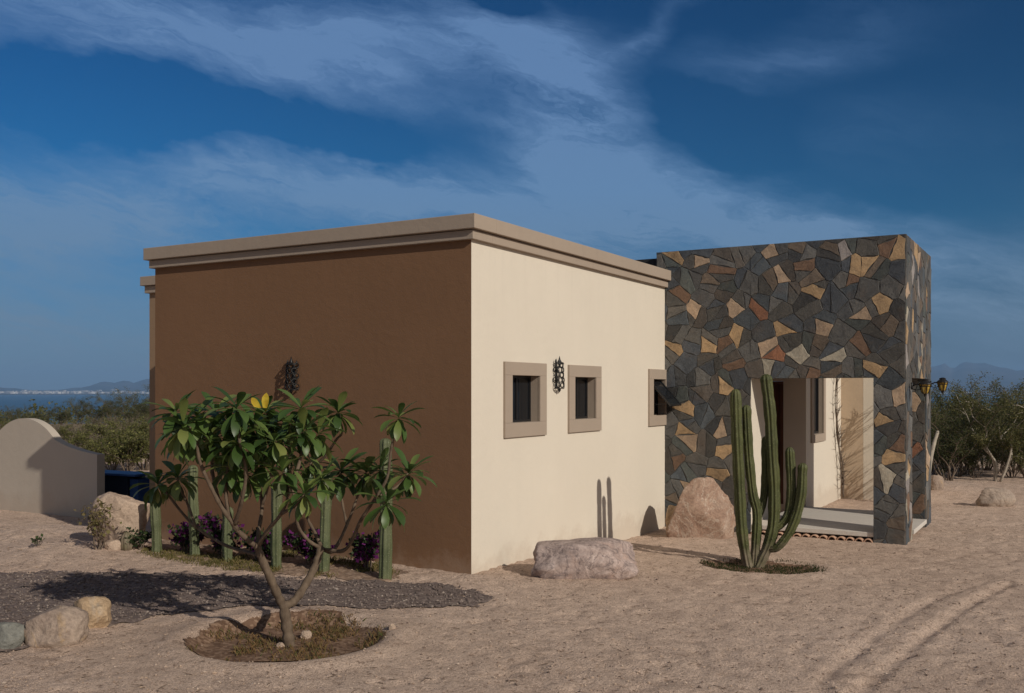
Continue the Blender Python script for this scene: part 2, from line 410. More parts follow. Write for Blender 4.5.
bed_poly = [gp(*p).xy[:] for p in [(146, 548), (200, 562), (280, 573), (340, 579), (384, 582), (398, 577), (388, 569)]]+[(-1.2, -.14), (-2, -.08), (-3.6, -.08), (-4.75, -.1)]
o = patch('flower_bed', bed_poly, M['bedsoil'], .007, .03, .10, 13)
tag(o, 'narrow soil bed along the foot of the brown wall', 'planting bed', kind='structure')

o = patch('cactus_bed', disc((CACT[0]+.1, CACT[1]), .62, .60), M['soil'], .007, .035, .05, 17)
tag(o, 'dark soil patch around the foot of the column cactus', 'planting bed', kind='structure')
OCT = [(1,0,0),(-1,0,0),(0,1,0),(0,-1,0),(0,0,1),(0,0,-1)]; OCTF = [(0,2,4),(2,1,4),(1,3,4),(3,0,4),(2,0,5),(1,2,5),(3,1,5),(0,3,5)]
def pebbles(name, pts, smin, smax, material, label, cat):
    mb = MB()
    for x, y, z in pts:
        s = smin+(smax-smin)*random.random()**3; a = random.random()*PI; ca, sa = math.cos(a), math.sin(a)
        sx, sy, sz = s*random.uniform(.8, 1.5), s*random.uniform(.7, 1.1), s*random.uniform(.5, .9)
        jit = [(vx*sx*random.uniform(.7, 1.2), vy*sy*random.uniform(.7, 1.2), vz*sz) for vx, vy, vz in OCT]
        mb.add([(x+vx*ca-vy*sa, y+vx*sa+vy*ca, z+vz+sz*.3) for vx, vy, vz in jit], OCTF)
    return tag(mb.build(name, material), label, cat, kind='stuff')
def scatter(n, fn):
    out = []
    while len(out) < n:
        p = fn()
        if p is not None: out.append(p)
    A = np.array(out); z = height(A[:, 0], A[:, 1]); return [(a[0], a[1], zz) for a, zz in zip(A, z)]
def in_gravel():
    x = random.uniform(-6, 2.6); y = random.uniform(-4.2, .2)
    if inpoly(np.array([x]), np.array([y]), gravel_poly)[0]: return (x, y)
gpts = [(x, y, z+.01) for x, y, z in scatter(9000, in_gravel)]
pebbles('gravel', gpts, .004, .018, M['peb_grav'], 'loose dark gravel stones scattered over the grey strip', 'gravel')
def in_front():
    d = 5.6+random.random()**1.6*10; lat = random.uniform(-.56, .56)*d
    p = CAM+FW*d+RT*lat
    if p.x < .05 and p.y > -.05: return None
    if p.x > -.2 and p.y > 5.5 and p.x < 3.6: return None
    return (p.x, p.y)
pebbles('pebbles', scatter(9000, in_front), .003, .014, M['peb_sand'], 'small pale pebbles and grit scattered over the sand', 'pebbles')

mb = MB()
for x, y, z in scatter(420, in_front):
    a = random.random()*6.28; L = random.uniform(.02, .09); d = Vector((math.cos(a), math.sin(a), random.uniform(-.05, .25)))*L
    mb.tube([Vector((x, y, z+.004)), Vector((x, y, z+.006))+d*.5+Vector((random.gauss(0, .006), random.gauss(0, .006), 0)), Vector((x, y, z+.004))+d], [.0025, .0022, .001], 4)
M['twig'] = mat('dry_twig', (.13, .09, .06), .9)
tag(mb.build('twigs', M['twig']), 'tiny dry twigs littering the sand', 'litter', kind='stuff')
# ------------------------------------------------------------------ sea, hills, town, haze
mb = MB(); n = 96; rr = [0, 2500, 9000, 16000, 24000]
vs = [(5, -8, SEA_Z)]; fs = []
for r in rr[1:]:
    for k in range(n): vs.append((5+r*math.cos(2*PI*k/n), -8+r*math.sin(2*PI*k/n), SEA_Z))
for k in range(n): fs.append((0, 1+k, 1+(k+1) % n))
for j in range(len(rr)-2):
    for k in range(n): fs.append((1+j*n+k, 1+(j+1)*n+k, 1+(j+1)*n+(k+1) % n, 1+j*n+(k+1) % n))
M['sea'] = mat('sea_water', (.010, .045, .075), .35, .5); _n = N(M['sea'])
_n.nrm(_n.bump(_n.noise(_n.coord((1, 1, 1)), .02, 6, .6), .5, 3))
tag(mb.add(vs, fs).build('sea', M['sea']), 'strip of blue bay behind the scrubland', 'sea', kind='structure')
# hills across the bay
az = np.linspace(-55, 45, 420); rad = np.concatenate([np.linspace(8800, 10500, 8), np.linspace(11000, 17500, 44)])
AZ, RA = np.meshgrid(az, rad)
X = CAM.x+RA*np.sin(np.radians(AZ-30)); Y = CAM.y+RA*np.cos(np.radians(AZ-30))
ridge = 1-np.abs(2*(fbm(X/1900, Y/1900, 5, 31)))*1.5
up = sstep(9300, 14500, RA)*(1-.5*sstep(15500, 17500, RA))
envl = .8*(150+150*np.exp(-((AZ+20)/3.2)**2)+300*np.exp(-((AZ-23.0)/2.2)**2)+300*np.exp(-((AZ-29)/3.0)**2)+60*np.sin(AZ*.8))
envl = envl*(.70+.6*vnoise(AZ*.55, AZ*0, 71)+.22*(vnoise(AZ*1.9, AZ*0, 72)-.5)+.10*(vnoise(AZ*5.3, AZ*0, 73)-.5))
Z = SEA_Z-3+sstep(8800, 9200, RA)*12+up*envl*np.clip(ridge, .1, 1.3)+sstep(9200, 10800, RA)*25*np.clip((AZ-10)/8, 0, 3)
M['hill'] = mat('arid_hillside', (.2, .15, .11), .95, .05); _n = N(M['hill'])
_n.col(_n.ramp(_n.noise(_n.coord(), .002, 6, .6), [(.35, (.035, .030, .028)), (.7, (.09, .072, .06))]))
o = sheet('hills', X, Y, Z); o.data.materials.append(M['hill'])
tag(o, 'low blue hills across the bay on the horizon', 'hills', kind='structure')
mb = MB()
for i in range(520):
    right = i > 330
    a = random.uniform(23, 27.5) if right else random.gauss(-24.5, 3.2)
    r = random.uniform(9250, 10900)
    x = CAM.x+r*math.sin(R(a-30)); y = CAM.y+r*math.cos(R(a-30))
    zg = float(SEA_Z-3+12+25*max(0, min(3, (a-10)/8))*(sstep(9200, 10800, np.array([r]))[0]))+float(sstep(9300, 14500, np.array([r]))[0])*60
    w = random.uniform(10, 34); h = random.uniform(5, 18)*(1.7 if random.random() < .08 else 1)
    if right: w *= .8; h *= .5
    mb.box((x-w, y-w*.6, zg-14), (x+w, y+w*.6, zg+h))
M['town'] = mat('whitewashed_walls', (.72, .70, .66), .9, .1); _n = N(M['town'])
_n.col(_n.ramp(_n.noise(_n.coord(), .01, 3), [(.4, (.30, .27, .25)), (.6, (.62, .60, .57))]))
tag(mb.build('far_town', M['town']), 'line of tiny white buildings on the far shore of the bay', 'town', kind='stuff')

mb = MB(); mb.box((-17500, -500, -34), (9000, 18800, 380))
hz = mb.build('haze', None if False else mat('air', (1, 1, 1)))
hm = hz.data.materials[0]; nt = hm.node_tree; nt.nodes.remove(nt.nodes['Principled BSDF'])
pv = nt.nodes.new('ShaderNodeVolumePrincipled'); pv.inputs['Color'].default_value = (.36, .62, 1.0, 1); pv.inputs['Density'].default_value = .00009
pv.inputs['Anisotropy'].default_value = .0
nt.links.new(pv.outputs[0], nt.nodes['Material Output'].inputs['Volume'])
tag(hz, 'pale blue air haze in front of the far hills', 'haze', kind='stuff')

# ------------------------------------------------------------------ house
HL, HD, HT = -4.92, 8.4, 3.82      # left end, depth, top
house = tag(empty('house', (0, 0, 0)), 'flat roofed house with brown front, cream side and dark stone entrance block', 'house')
def clip_half(poly, p, nrm):
    out = []
    for i in range(len(poly)):
        a, b = poly[i], poly[(i+1) % len(poly)]
        da = (a[0]-p[0])*nrm[0]+(a[1]-p[1])*nrm[1]; db = (b[0]-p[0])*nrm[0]+(b[1]-p[1])*nrm[1]
        if da <= 0: out.append(a)
        if da*db < 0:
            t = da/(da-db); out.append((a[0]+(b[0]-a[0])*t, a[1]+(b[1]-a[1])*t))
    return out
def cells(sites, rect):
    out = []
    for i, s in enumerate(sites):
        poly = [(rect[0], rect[1]), (rect[2], rect[1]), (rect[2], rect[3]), (rect[0], rect[3])]
        near = sorted(range(len(sites)), key=lambda j: (sites[j][0]-s[0])**2+(sites[j][1]-s[1])**2)[1:26]
        for j in near:
            q = sites[j]; mid = ((s[0]+q[0])/2, (s[1]+q[1])/2); nn = (q[0]-s[0], q[1]-s[1])
            poly = clip_half(poly, mid, nn)
            if len(poly) < 3: break
        out.append(poly)
    return out
def inset(poly, d):
    # shift every edge inwards
    p = poly; n = len(p); area = sum(p[i][0]*p[(i+1) % n][1]-p[(i+1) % n][0]*p[i][1] for i in range(n))
    if abs(area) < 1e-5: return []
    sg = 1 if area > 0 else -1; out = list(p)
    for i in range(n):
        a, b = p[i], p[(i+1) % n]; L = math.hypot(b[0]-a[0], b[1]-a[1])
        if L < 1e-6: continue
        nn = ((b[1]-a[1])/L*sg, -(b[0]-a[0])/L*sg)
        out = clip_half(out, (a[0]-nn[0]*d, a[1]-nn[1]*d), nn)
        if len(out) < 3: return []
    return out
GREYS = [(.088, .080, .074), (.066, .063, .062), (.105, .092, .080), (.078, .083, .088), (.115, .098, .083), (.060, .054, .050),
         (.088, .090, .080), (.125, .113, .102), (.098, .078, .064), (.072, .074, .080), (.080, .070, .060)]
WARM = {'g': (.40, .27, .15), 't': (.40, .29, .20), 'r': (.17, .105, .07), 'b': (.145, .112, .085), 'o': (.235, .11, .065), 'p': (.38, .34, .27), 'w': (.28, .25, .235)}
def parea(p): return abs(sum(p[i][0]*p[(i+1) % len(p)][1]-p[(i+1) % len(p)][0]*p[i][1] for i in range(len(p))))/2
def inside(p, q):
    c = False
    for i in range(len(p)):
        (x0, y0), (x1, y1) = p[i], p[(i+1) % len(p)]
        if (y0 > q[1]) != (y1 > q[1]) and q[0] < (x1-x0)*(q[1]-y0)/(y1-y0)+x0: c = not c
    return c
def perim(p): return sum(math.hypot(p[i][0]-p[(i+1) % len(p)][0], p[i][1]-p[(i+1) % len(p)][1]) for i in range(len(p)))
def voronoi_wall(rect, fixed, seed, mind=.33):
    """broken flagstones: rough cells, the larger ones snapped in two, warm stones where surveyed"""
    rnd = random.Random(seed); sites = [(f[0], f[1]) for f in fixed]; nf = len(sites); tries = 0
    while tries < 9000:
        tries += 1
        x = rnd.uniform(rect[0]-.1, rect[2]+.1); y = rnd.uniform(rect[1]-.1, rect[3]+.1); dd = mind*rnd.choice([.62, .8, 1, 1.25, 1.5]); a = rnd.random()*PI
        ok = True
        for k, q in enumerate(sites):
            dx, dy = x-q[0], y-q[1]
            if (dx/1.25)**2+dy*dy < (min(dd, .24) if k < nf else dd)**2: ok = False; break
        if ok: sites.append((x, y))
    done = []
    for k, p in enumerate(cells(sites, rect)):
        if len(p) < 3: continue
        work = [p]
        while work:
            p = work.pop(); A = parea(p); cut = None
            if A > (.062*rnd.uniform(.6, 1.9) if not any(inside(p, q) for q in fixed) else .058):
                cx = sum(v[0] for v in p)/len(p); cy = sum(v[1] for v in p)/len(p)
                for _ in range(14):
                    a = rnd.random()*PI; nn = (math.cos(a), math.sin(a)); c = (cx+rnd.gauss(0, .03), cy+rnd.gauss(0, .03))
                    q1 = clip_half(p, c, nn); q2 = clip_half(p, c, (-nn[0], -nn[1]))
                    if min(len(q1), len(q2)) > 2 and min(4*PI*parea(q)/perim(q)**2 for q in (q1, q2)) > .50 and min(parea(q1), parea(q2)) > .016: cut = (q1, q2); break
            if cut: work += list(cut)
            else: done.append((p, k))
    out = []
    for p, k in done:
        f = [q[2] for q in fixed if inside(p, q)]
        if f: c = WARM[f[0]]; m = rnd.uniform(.8, 1.1)
        elif not fixed and rnd.random() < .22: c = WARM[rnd.choice('ggtrbbbpw')]; m = rnd.uniform(.75, 1.1)
        else: c = rnd.choice(GREYS); m = rnd.uniform(.72, 1.28); c = (c[0]*.93, c[1]*1.0, c[2]*1.05)
        out.append((p, tuple(v*m for v in c)))
    return out
def clad(mb, stones, rects, to3, nrm, seed=0):
    """lay flat stones (2D polygons) on the face given by to3, cut to each rect"""
    rnd = random.Random(seed); nrm = Vector(nrm)
    for poly, c in stones:
        if len(poly) < 3: continue
        p = inset(poly, .0012); t = rnd.uniform(.006, .011); tl = (rnd.uniform(-.02, .02), rnd.uniform(-.02, .02))
        if len(p) < 3: continue
        # knock the corners off and chip the outline so stones look broken by hand
        q = []
        for i in range(len(p)):
            a, b = p[i], p[(i+1) % len(p)]; L = math.hypot(b[0]-a[0], b[1]-a[1])
            if L < .03: q.append(a); continue
            k = min(.2, rnd.uniform(.003, .012)/L); nx, ny = (b[1]-a[1])/L, -(b[0]-a[0])/L
            ts = [k]+([.5] if L > .10 else [])+([.3, .7] if L > .2 else [])+[1-k]
            for t_ in sorted(ts):
                off = 0 if t_ in (k, 1-k) else rnd.uniform(-.016, .001)
                q.append((a[0]+(b[0]-a[0])*t_+nx*off, a[1]+(b[1]-a[1])*t_+ny*off))
        cx = sum(v[0] for v in p)/len(p); cy = sum(v[1] for v in p)/len(p)
        for r in rects:
            w = q
            for pp, nn in (((r[0], 0), (-1, 0)), ((r[2], 0), (1, 0)), ((0, r[1]), (0, -1)), ((0, r[3]), (0, 1))):
                w = clip_half(w, pp, nn)
                if len(w) < 3: break
            if len(w) < 3: continue
            area = sum(w[i][0]*w[(i+1) % len(w)][1]-w[(i+1) % len(w)][0]*w[i][1] for i in range(len(w)))
            if abs(area) < 3e-4: continue
            if area < 0: w = w[::-1]
            k = len(w); o = len(mb.v)
            def lift(v, extra): return max(.004, t+extra+(v[0]-cx)*tl[0]+(v[1]-cy)*tl[1])
            def shrink(v, s): return (v[0]+(cx-v[0])*s, v[1]+(cy-v[1])*s)
            edge = lambda v: any(abs(v[0]-e) < 1e-5 for e in (r[0], r[2])) or any(abs(v[1]-e) < 1e-5 for e in (r[1], r[3]))
            v0 = [to3(*v) for v in w]; v1 = [to3(*v)+nrm*lift(v, -.003) for v in w]
            v2 = [to3(*(v if edge(v) else shrink(v, .03)))+nrm*lift(v, rnd.uniform(-.001, .003)) for v in w]
            mb.v += [tuple(x) for x in v0+v1+v2]; mb.c += [c]*(3*k)
            for i in range(k):
                j = (i+1) % k
                mb.f += [(o+i, o+j, o+k+j, o+k+i), (o+k+i, o+k+j, o+2*k+j, o+2*k+i)]; mb.m += [1, 1]
            mb.f.append(tuple(o+2*k+i for i in range(k))); mb.m.append(1)
def holes_face(mb, u0, u1, z0, z1, holes, to3, depth, mi=0, mi_reveal=0):
    """flat wall face with rectangular openings and their reveals"""
    us = sorted({u0, u1, *[h[0] for h in holes], *[h[1] for h in holes]}); zs = sorted({z0, z1, *[h[2] for h in holes], *[h[3] for h in holes]})
    for i in range(len(us)-1):
        for j in range(len(zs)-1):
            uc = (us[i]+us[i+1])/2; zc = (zs[j]+zs[j+1])/2
            if any(h[0] < uc < h[1] and h[2] < zc < h[3] for h in holes): continue
            mb.add([to3(us[i], zs[j], 0), to3(us[i+1], zs[j], 0), to3(us[i+1], zs[j+1], 0), to3(us[i], zs[j+1], 0)], [(0, 1, 2, 3)], mi)
    for a, b, c, d in holes:
        for (p, q) in (((a, c), (b, c)), ((b, c), (b, d)), ((b, d), (a, d)), ((a, d), (a, c))):
            mb.add([to3(*p, 0), to3(*q, 0), to3(*q, depth), to3(*p, depth)], [(3, 2, 1, 0)], mi_reveal)

SY = 5.63                          # plane of the stone front
WIN = [(.83, 1.49, 1.586, 2.13), (2.43, 3.06, 1.586, 2.13), (5.10, 5.60, 1.586, 2.13)]
# brown front wall
mb = MB(); mb.box((HL, 0, -.5), (-.002, .25, 3.60)); o = mb.build('wall', M['brown'], house); o['label'] = 'chocolate brown plastered front wall'
# cream side wall
mb = MB(); holes_face(mb, 0, SY, -.5, 3.60, WIN, lambda u, z, d: (-d, u, z), .14, 0, 1)
mb.add([(0, 0, -.5), (-.002, 0, -.5), (-.002, 0, 3.6), (0, 0, 3.6)], [(0, 1, 2, 3)])
o = mb.build('wall', [M['cream'], M['taupe']], house); o['label'] = 'cream plastered side wall with three small windows'
# the rest of the shell
mb = MB(); mb.box((HL, .25, -.5), (HL+.25, HD, 3.60)); mb.box((HL+.25, HD-.25, -.5), (-.2, HD, 3.60)); mb.box((HL+.25, .25, 3.2), (-.14, HD-.25, 3.4))
mb.box((-.30, SY+.02, -.5), (-.16, HD-.25, 3.6))
mb.build('wall', M['cream'], house)
# cornice: two stepped bands running round the block
def band(mb, x0, x1, y0, y1, p, z0, z1, t=.35):
    mb.box((x0-p, y0-p, z0), (x1+p, y0+t, z1)); mb.box((x1-t, y0+t, z0), (x1+p, y1, z1)); mb.box((x0-p, y0+t, z0), (x0+t, y1, z1))
mb = MB(); band(mb, HL, 0, 0, SY-.004, .105, 3.665, HT); band(mb, HL, 0, 0, SY-.004, .055, 3.56, 3.658); mb.box((HL, .02, 3.6), (-.02, SY, 3.72))
bevel(mb.build('cornice', M['taupe'], house), .006)
# rear wing set back on the left
WY, WX = 2.2, -7.68
mb = MB(); mb.box((WX, WY, -.5), (HL-.003, WY+4, 3.58)); o = mb.build('wall', M['wing'], house); o['label'] = 'brown wall of the set back rear wing'
mb = MB(); band(mb, WX, HL-.12, WY, WY+4, .105, 3.68, 3.83); band(mb, WX, HL-.12, WY, WY+4, .055, 3.56, 3.673)
bevel(mb.build('cornice', M['taupe'], house), .006)
# windows
for k, (a, b, c, d) in enumerate(WIN):
    w = .165; mbf = MB(); P = .03
    b2 = b+w if k < 2 else SY-.004
    mbf.box((-.01, a-w, c-w), (P, b2, c)); mbf.box((-.01, a-w, d), (P, b2, d+w*.92)); mbf.box((-.01, a-w, c), (P, a, d)); mbf.box((-.01, b, c), (P, b2, d))
    win = bevel(mbf.build('window', M['taupe'], house), .004)
    if k == 2: win['label'] = 'small window with its black sash swung open'
    s = MB(); X0, X1 = -.135, -.10; e = .028
    s.box((X0, a+.001, c+.001), (X1, b-.001, c+e)); s.box((X0, a+.001, d-e), (X1, b-.001, d-.001)); s.box((X0, a+.001, c+e), (X1, a+e, d-e)); s.box((X0, b-e, c+e), (X1, b-.001, d-e))
    if k < 2:
        s.box((X0+.006, (a+b)/2-.014, c+e), (X1-.004, (a+b)/2+.014, d-e))
        s.build('frame', M['sashblack'], win)
        p = MB(); p.box((-.128, a+e, c+e), (-.118, (a+b)/2-.014, d-e)); p.box((-.125, (a+b)/2+.014, c+e), (-.115, b-e, d-e)); p.build('pane', M['glass'], win)
    else:
        s.build('frame', M['sashblack'], win)
        p = MB(); p.box((-.32, a-.05, c-.05), (-.30, b+.02, d+.05)); p.build('pane', M['glass'], win)
        sa = MB(); L = d-c-.03; hh = .03
        sa.box((-.014, a+.02, -L), (.014, a+.02+hh, 0)); sa.box((-.014, b-.02-hh, -L), (.014, b-.02, 0)); sa.box((-.014, a+.02+hh, -hh), (.014, b-.02-hh, 0)); sa.box((-.014, a+.02+hh, -L), (.014, b-.02-hh, -L+hh))
        sa.box((-.004, a+.02+hh, -L+hh), (.004, b-.02-hh, -hh), 1)
        so = sa.build('open_sash', [M['sashblack'], M['glass']], win); so.location = (-.06, 0, d-.02); so.rotation_euler = (0, R(-42), 0)
        st = MB(); st.tube([(-.1, a+.03, c+.15), (.20, a+.03, c+.17)], .006, 6); st.build('stay', M['sashblack'], win)

# --- stone entrance block
SX0, SX1, SXR, SYB, LZ, ST = -.14, 1.36, 3.52, 8.25, 2.14, 4.12
PX = 3.10; PY1, PY2 = 6.20, 7.62
fx = []
def stone_at(px, py, k):
    # bearing meets the front plane y = SY
    d = FW+RT*((px-512)/F); t = (SY-CAM.y)/d.y; fx.append(((CAM+d*t).x, CAM.z+(391-py)/F*t, k))
for cx, cy, k in [(108,120,'g'),(195,150,'t'),(272,180,'r'),(240,220,'b'),(125,262,'r'),(195,312,'t'),(333,285,'t'),(410,302,'o'),(460,115,'t'),(550,110,'b'),
      (655,108,'b'),(702,95,'w'),(850,80,'r'),(885,90,'g'),(495,182,'t'),(560,168,'r'),(590,200,'b'),(735,150,'g'),(775,150,'g'),(803,168,'b'),(705,218,'r'),(600,232,'g'),(435,205,'b'),
      (818,285,'g'),(735,325,'t'),(845,355,'b'),(497,367,'g'),(618,362,'t'),(340,397,'g'),(240,422,'g'),(112,448,'g'),(290,428,'r'),(600,420,'b'),
      (440,432,'t'),(458,455,'o'),(535,465,'p'),(660,457,'p'),(740,432,'r'),(450,502,'p'),(578,510,'r'),(800,505,'g'),(285,555,'g'),(325,482,'r'),(655,510,'b')]:
    stone_at(640+cx/3.413, 220+cy/3.413, k)
for cx, cy, k in [(130,125,'g'),(140,175,'g'),(143,215,'t'),(238,172,'t'),(258,235,'g'),(133,358,'t'),(230,300,'g'),(97,268,'r'),(85,380,'b'),
      (790,75,'t'),(750,150,'g'),(795,225,'r'),(780,275,'g'),(735,330,'p'),(785,450,'b')]:
    stone_at(640+cx/3.013, 370+cy/3.013, k)
front = voronoi_wall((SX0, -.45, SXR, ST), fx, 5)
side = voronoi_wall((SY, -.45, SYB, ST), [], 9)
pier2 = voronoi_wall((PX, -.45, SXR, LZ), [(3.3, 1.05, 'o'), (3.25, 1.75, 't'), (3.4, .2, 'r')], 12)
f3 = lambda u, v: Vector((u, SY, v)); s3 = lambda u, v: Vector((SXR, u, v)); p3 = lambda u, v: Vector((u, PY2, v))
# left stone wall
mb = MB(); mb.c = []; mb.box((SX0, SY, -.45), (SX1-.02, SY+.35, ST)); mb.c += [(.05, .05, .05)]*8
clad(mb, front, [(SX0, -.45, SX1, ST)], f3, (0, -1, 0), 1); mb.build('stone_wall', [M['mortar'], M['flag']], house)
# stone canopy over the porch
mb = MB(); mb.c = []; mb.box((SX1-.02, SY, LZ), (SXR, SY+.45, ST)); mb.box((SXR-.45, SY+.45, LZ), (SXR, SYB, ST)); mb.box((SX0, SY+.45, LZ+.25), (SXR-.45, SYB, LZ+.6))
mb.box((SX0, SYB-.3, LZ+.6), (SXR-.45, SYB, ST)); mb.box((SX0, SY+.35, LZ+.6), (SX0+.3, SYB-.3, ST)); mb.c += [(.05, .05, .05)]*40
clad(mb, front, [(SX1, LZ, SXR, ST)], f3, (0, -1, 0), 1); clad(mb, side, [(SY, LZ, SYB, ST)], s3, (1, 0, 0), 2)
mb.build('stone_lintel', [M['mortar'], M['flag']], house)
mb = MB(); mb.c = []; mb.box((PX, SY, -.45), (SXR, PY1, LZ-.002)); mb.c += [(.05, .05, .05)]*8
clad(mb, front, [(PX, -.45, SXR, LZ)], f3, (0, -1, 0), 1); clad(mb, side, [(SY, -.45, PY1, LZ)], s3, (1, 0, 0), 2)
mb.build('pier', [M['mortar'], M['flag']], house)
mb = MB(); mb.c = []; mb.box((PX, PY2, -.45), (SXR, SYB, LZ-.002)); mb.c += [(.05, .05, .05)]*8
clad(mb, pier2, [(PX, -.45, SXR, LZ)], p3, (0, -1, 0), 3); clad(mb, side, [(PY2, -.45, SYB, LZ)], s3, (1, 0, 0), 2)
mb.build('pier', [M['mortar'], M['flag']], house)
# porch ceiling, porch side wall and entrance wall
mb = MB(); mb.box((SX1+.003, SY+.452, LZ+.15), (SXR-.452, SYB, LZ+.248)); mb.build('porch_ceiling', M['render_grey'], house)
mb = MB(); mb.box((SX1-.20, SY+.352, -.45), (SX1-.03, 6.75, LZ+.25)); mb.box((SX1-.018, SY+.004, -.45), (SX1-.003, SY+.5, LZ)); mb.box((SX1-.03, SY+.5, -.45), (SX1-.003, 6.75, LZ+.25))
o = mb.build('wall', M['cream'], house); o['label'] = 'cream porch side wall at the left jamb'
DX0, DX1, DT = .25, 1.12, 2.12
mb = MB(); holes_face(mb, -.2, 1.505, -.45, 3.6, [(DX0, DX1, -.03, DT)], lambda u, z, d: (u, HD+d, z), .12)
o = mb.build('wall', M['render_grey'], house); o['label'] = 'grey plastered wall around the front door'
mb = MB(); mb.box((DX0+.06, HD+.09, -.03), (DX1-.06, HD+.12, DT-.06))
for zz in (.15, .8, 1.45): mb.box((DX0+.18, HD+.075, zz), (DX1-.18, HD+.09, zz+.5))
door = bevel(mb.build('door', M['wood'], house), .006)
mb = MB(); mb.box((DX0+.002, HD+.02, -.03), (DX0+.06, HD+.118, DT-.002)); mb.box((DX1-.06, HD+.02, -.03), (DX1-.002, HD+.118, DT-.002)); mb.box((DX0+.06, HD+.02, DT-.06), (DX1-.06, HD+.118, DT-.002)); mb.build('frame', M['wood'], door)
mb = MB(); mb.tube([(DX1-.13, HD+.08, .95), (DX1-.13, HD+.04, .95), (DX1-.13, HD+.04, 1.15), (DX1-.13, HD+.08, 1.15)], .010, 8); mb.build('handle', M['black'], door)
# cream wall beyond the porch with a tall window
BX, BY = 1.51, 11.26
WB = (8.86, 9.66, 1.175, 2.40)
mb = MB(); holes_face(mb, HD, BY, -.45, 3.6, [WB], lambda u, z, d: (BX-d, u, z), .12, 0, 1)
mb.add([(BX, HD, -.45), (BX-.005, HD, -.45), (BX-.005, HD, 3.6), (BX, HD, 3.6)], [(0, 1, 2, 3)])
o = mb.build('wall', [M['cream'], M['taupe']], house); o['label'] = 'cream wall with a tall window behind the porch'
a, b, c, d = WB; w = .14; mbf = MB()
mbf.box((BX-.01, a-w, c-w), (BX+.03, b+w, c)); mbf.box((BX-.01, a-w, d), (BX+.03, b+w, d+w)); mbf.box((BX-.01, a-w, c), (BX+.03, a, d)); mbf.box((BX-.01, b, c), (BX+.03, b+w, d))
win = bevel(mbf.build('window', M['taupe'], house), .004); win['label'] = 'tall narrow window beside the porch'
s = MB(); e = .04; X0, X1 = BX-.115, BX-.07
s.box((X0, a+.001, c+.001), (X1, b-.001, c+e)); s.box((X0, a+.001, d-e), (X1, b-.001, d-.001)); s.box((X0, a+.001, c+e), (X1, a+e, d-e)); s.box((X0, b-e, c+e), (X1, b-.001, d-e)); s.build('frame', M['sashblack'], win)
p = MB(); p.box((BX-.105, a+e, c+e), (BX-.095, b-e, d-e)); p.build('pane', M['glass'], win)
mb = MB(); mb.box((BX-.3, BY, -.45), (1.93, BY+.25, 3.6)); o = mb.build('wall', M['tan'], house); o['label'] = 'tan wall facing the porch from behind'
mb = MB(); mb.box((1.933, BY, -.45), (2.15, BY+3.5, 3.6)); o = mb.build('wall', M['cream'], house); o['label'] = 'cream wall at the far end of the house'
# dark parapet behind the cornice
mb = MB(); mb.box((-1.6, SY+.12, 3.6), (SX0-.004, SY+.3, 4.045)); mb.box((-1.6, SY+.3, 3.6), (-1.4, HD, 4.045)); o = mb.build('parapet', M['roof_felt'], house)
# porch slab
mb = MB(); mb.box((SX1+.001, SY+.02, -.105), (PX-.004, SYB+.1, -.04)); mb.box((PX-.004, PY1+.045, -.105), (SXR+.03, PY2-.045, -.04))
mb.box((SX1+.1, SY+.25, -.45), (PX-.1, SYB, -.106)); bevel(mb.build('porch_slab', M['concrete'], house), .006)

# clay half-round edging tiles under the slab
T = MB(); vs = []; n = 12; Ro, Ri, Ln = .062, .046, .20
for yy in (0, Ln):
    for r in (Ro, Ri):
        for i in range(n+1):
            a = PI*i/n; vs.append((r*math.cos(a), yy, r*math.sin(a)))
m1 = n+1; fs = []
for i in range(n):
    fs += [(i, i+1, m1+i+1, m1+i), (2*m1+i+1, 2*m1+i, 3*m1+i, 3*m1+i+1), (i+1, i, 2*m1+i, 2*m1+i+1), (m1+i, m1+i+1, 3*m1+i+1, 3*m1+i)]
fs += [(0, m1, 3*m1, 2*m1), (n, 2*m1+n, 3*m1+n, m1+n)]
T.add(vs, fs); tile0 = T.build('edging_tile', M['clay'], None, True)
tag(tile0, 'round clay tile end in the row under the white porch slab', 'tile', 'clay tiles under the porch slab')
nt_ = 14
for i in range(nt_):
    o = tile0 if i == 0 else tile0.copy()
    if i: col.objects.link(o)
    x = 1.42+i*(3.03-1.42)/(nt_-1); o.location = (x, SY-.03, -.185); o.rotation_euler = (0, 0, R(random.uniform(-3, 3)))

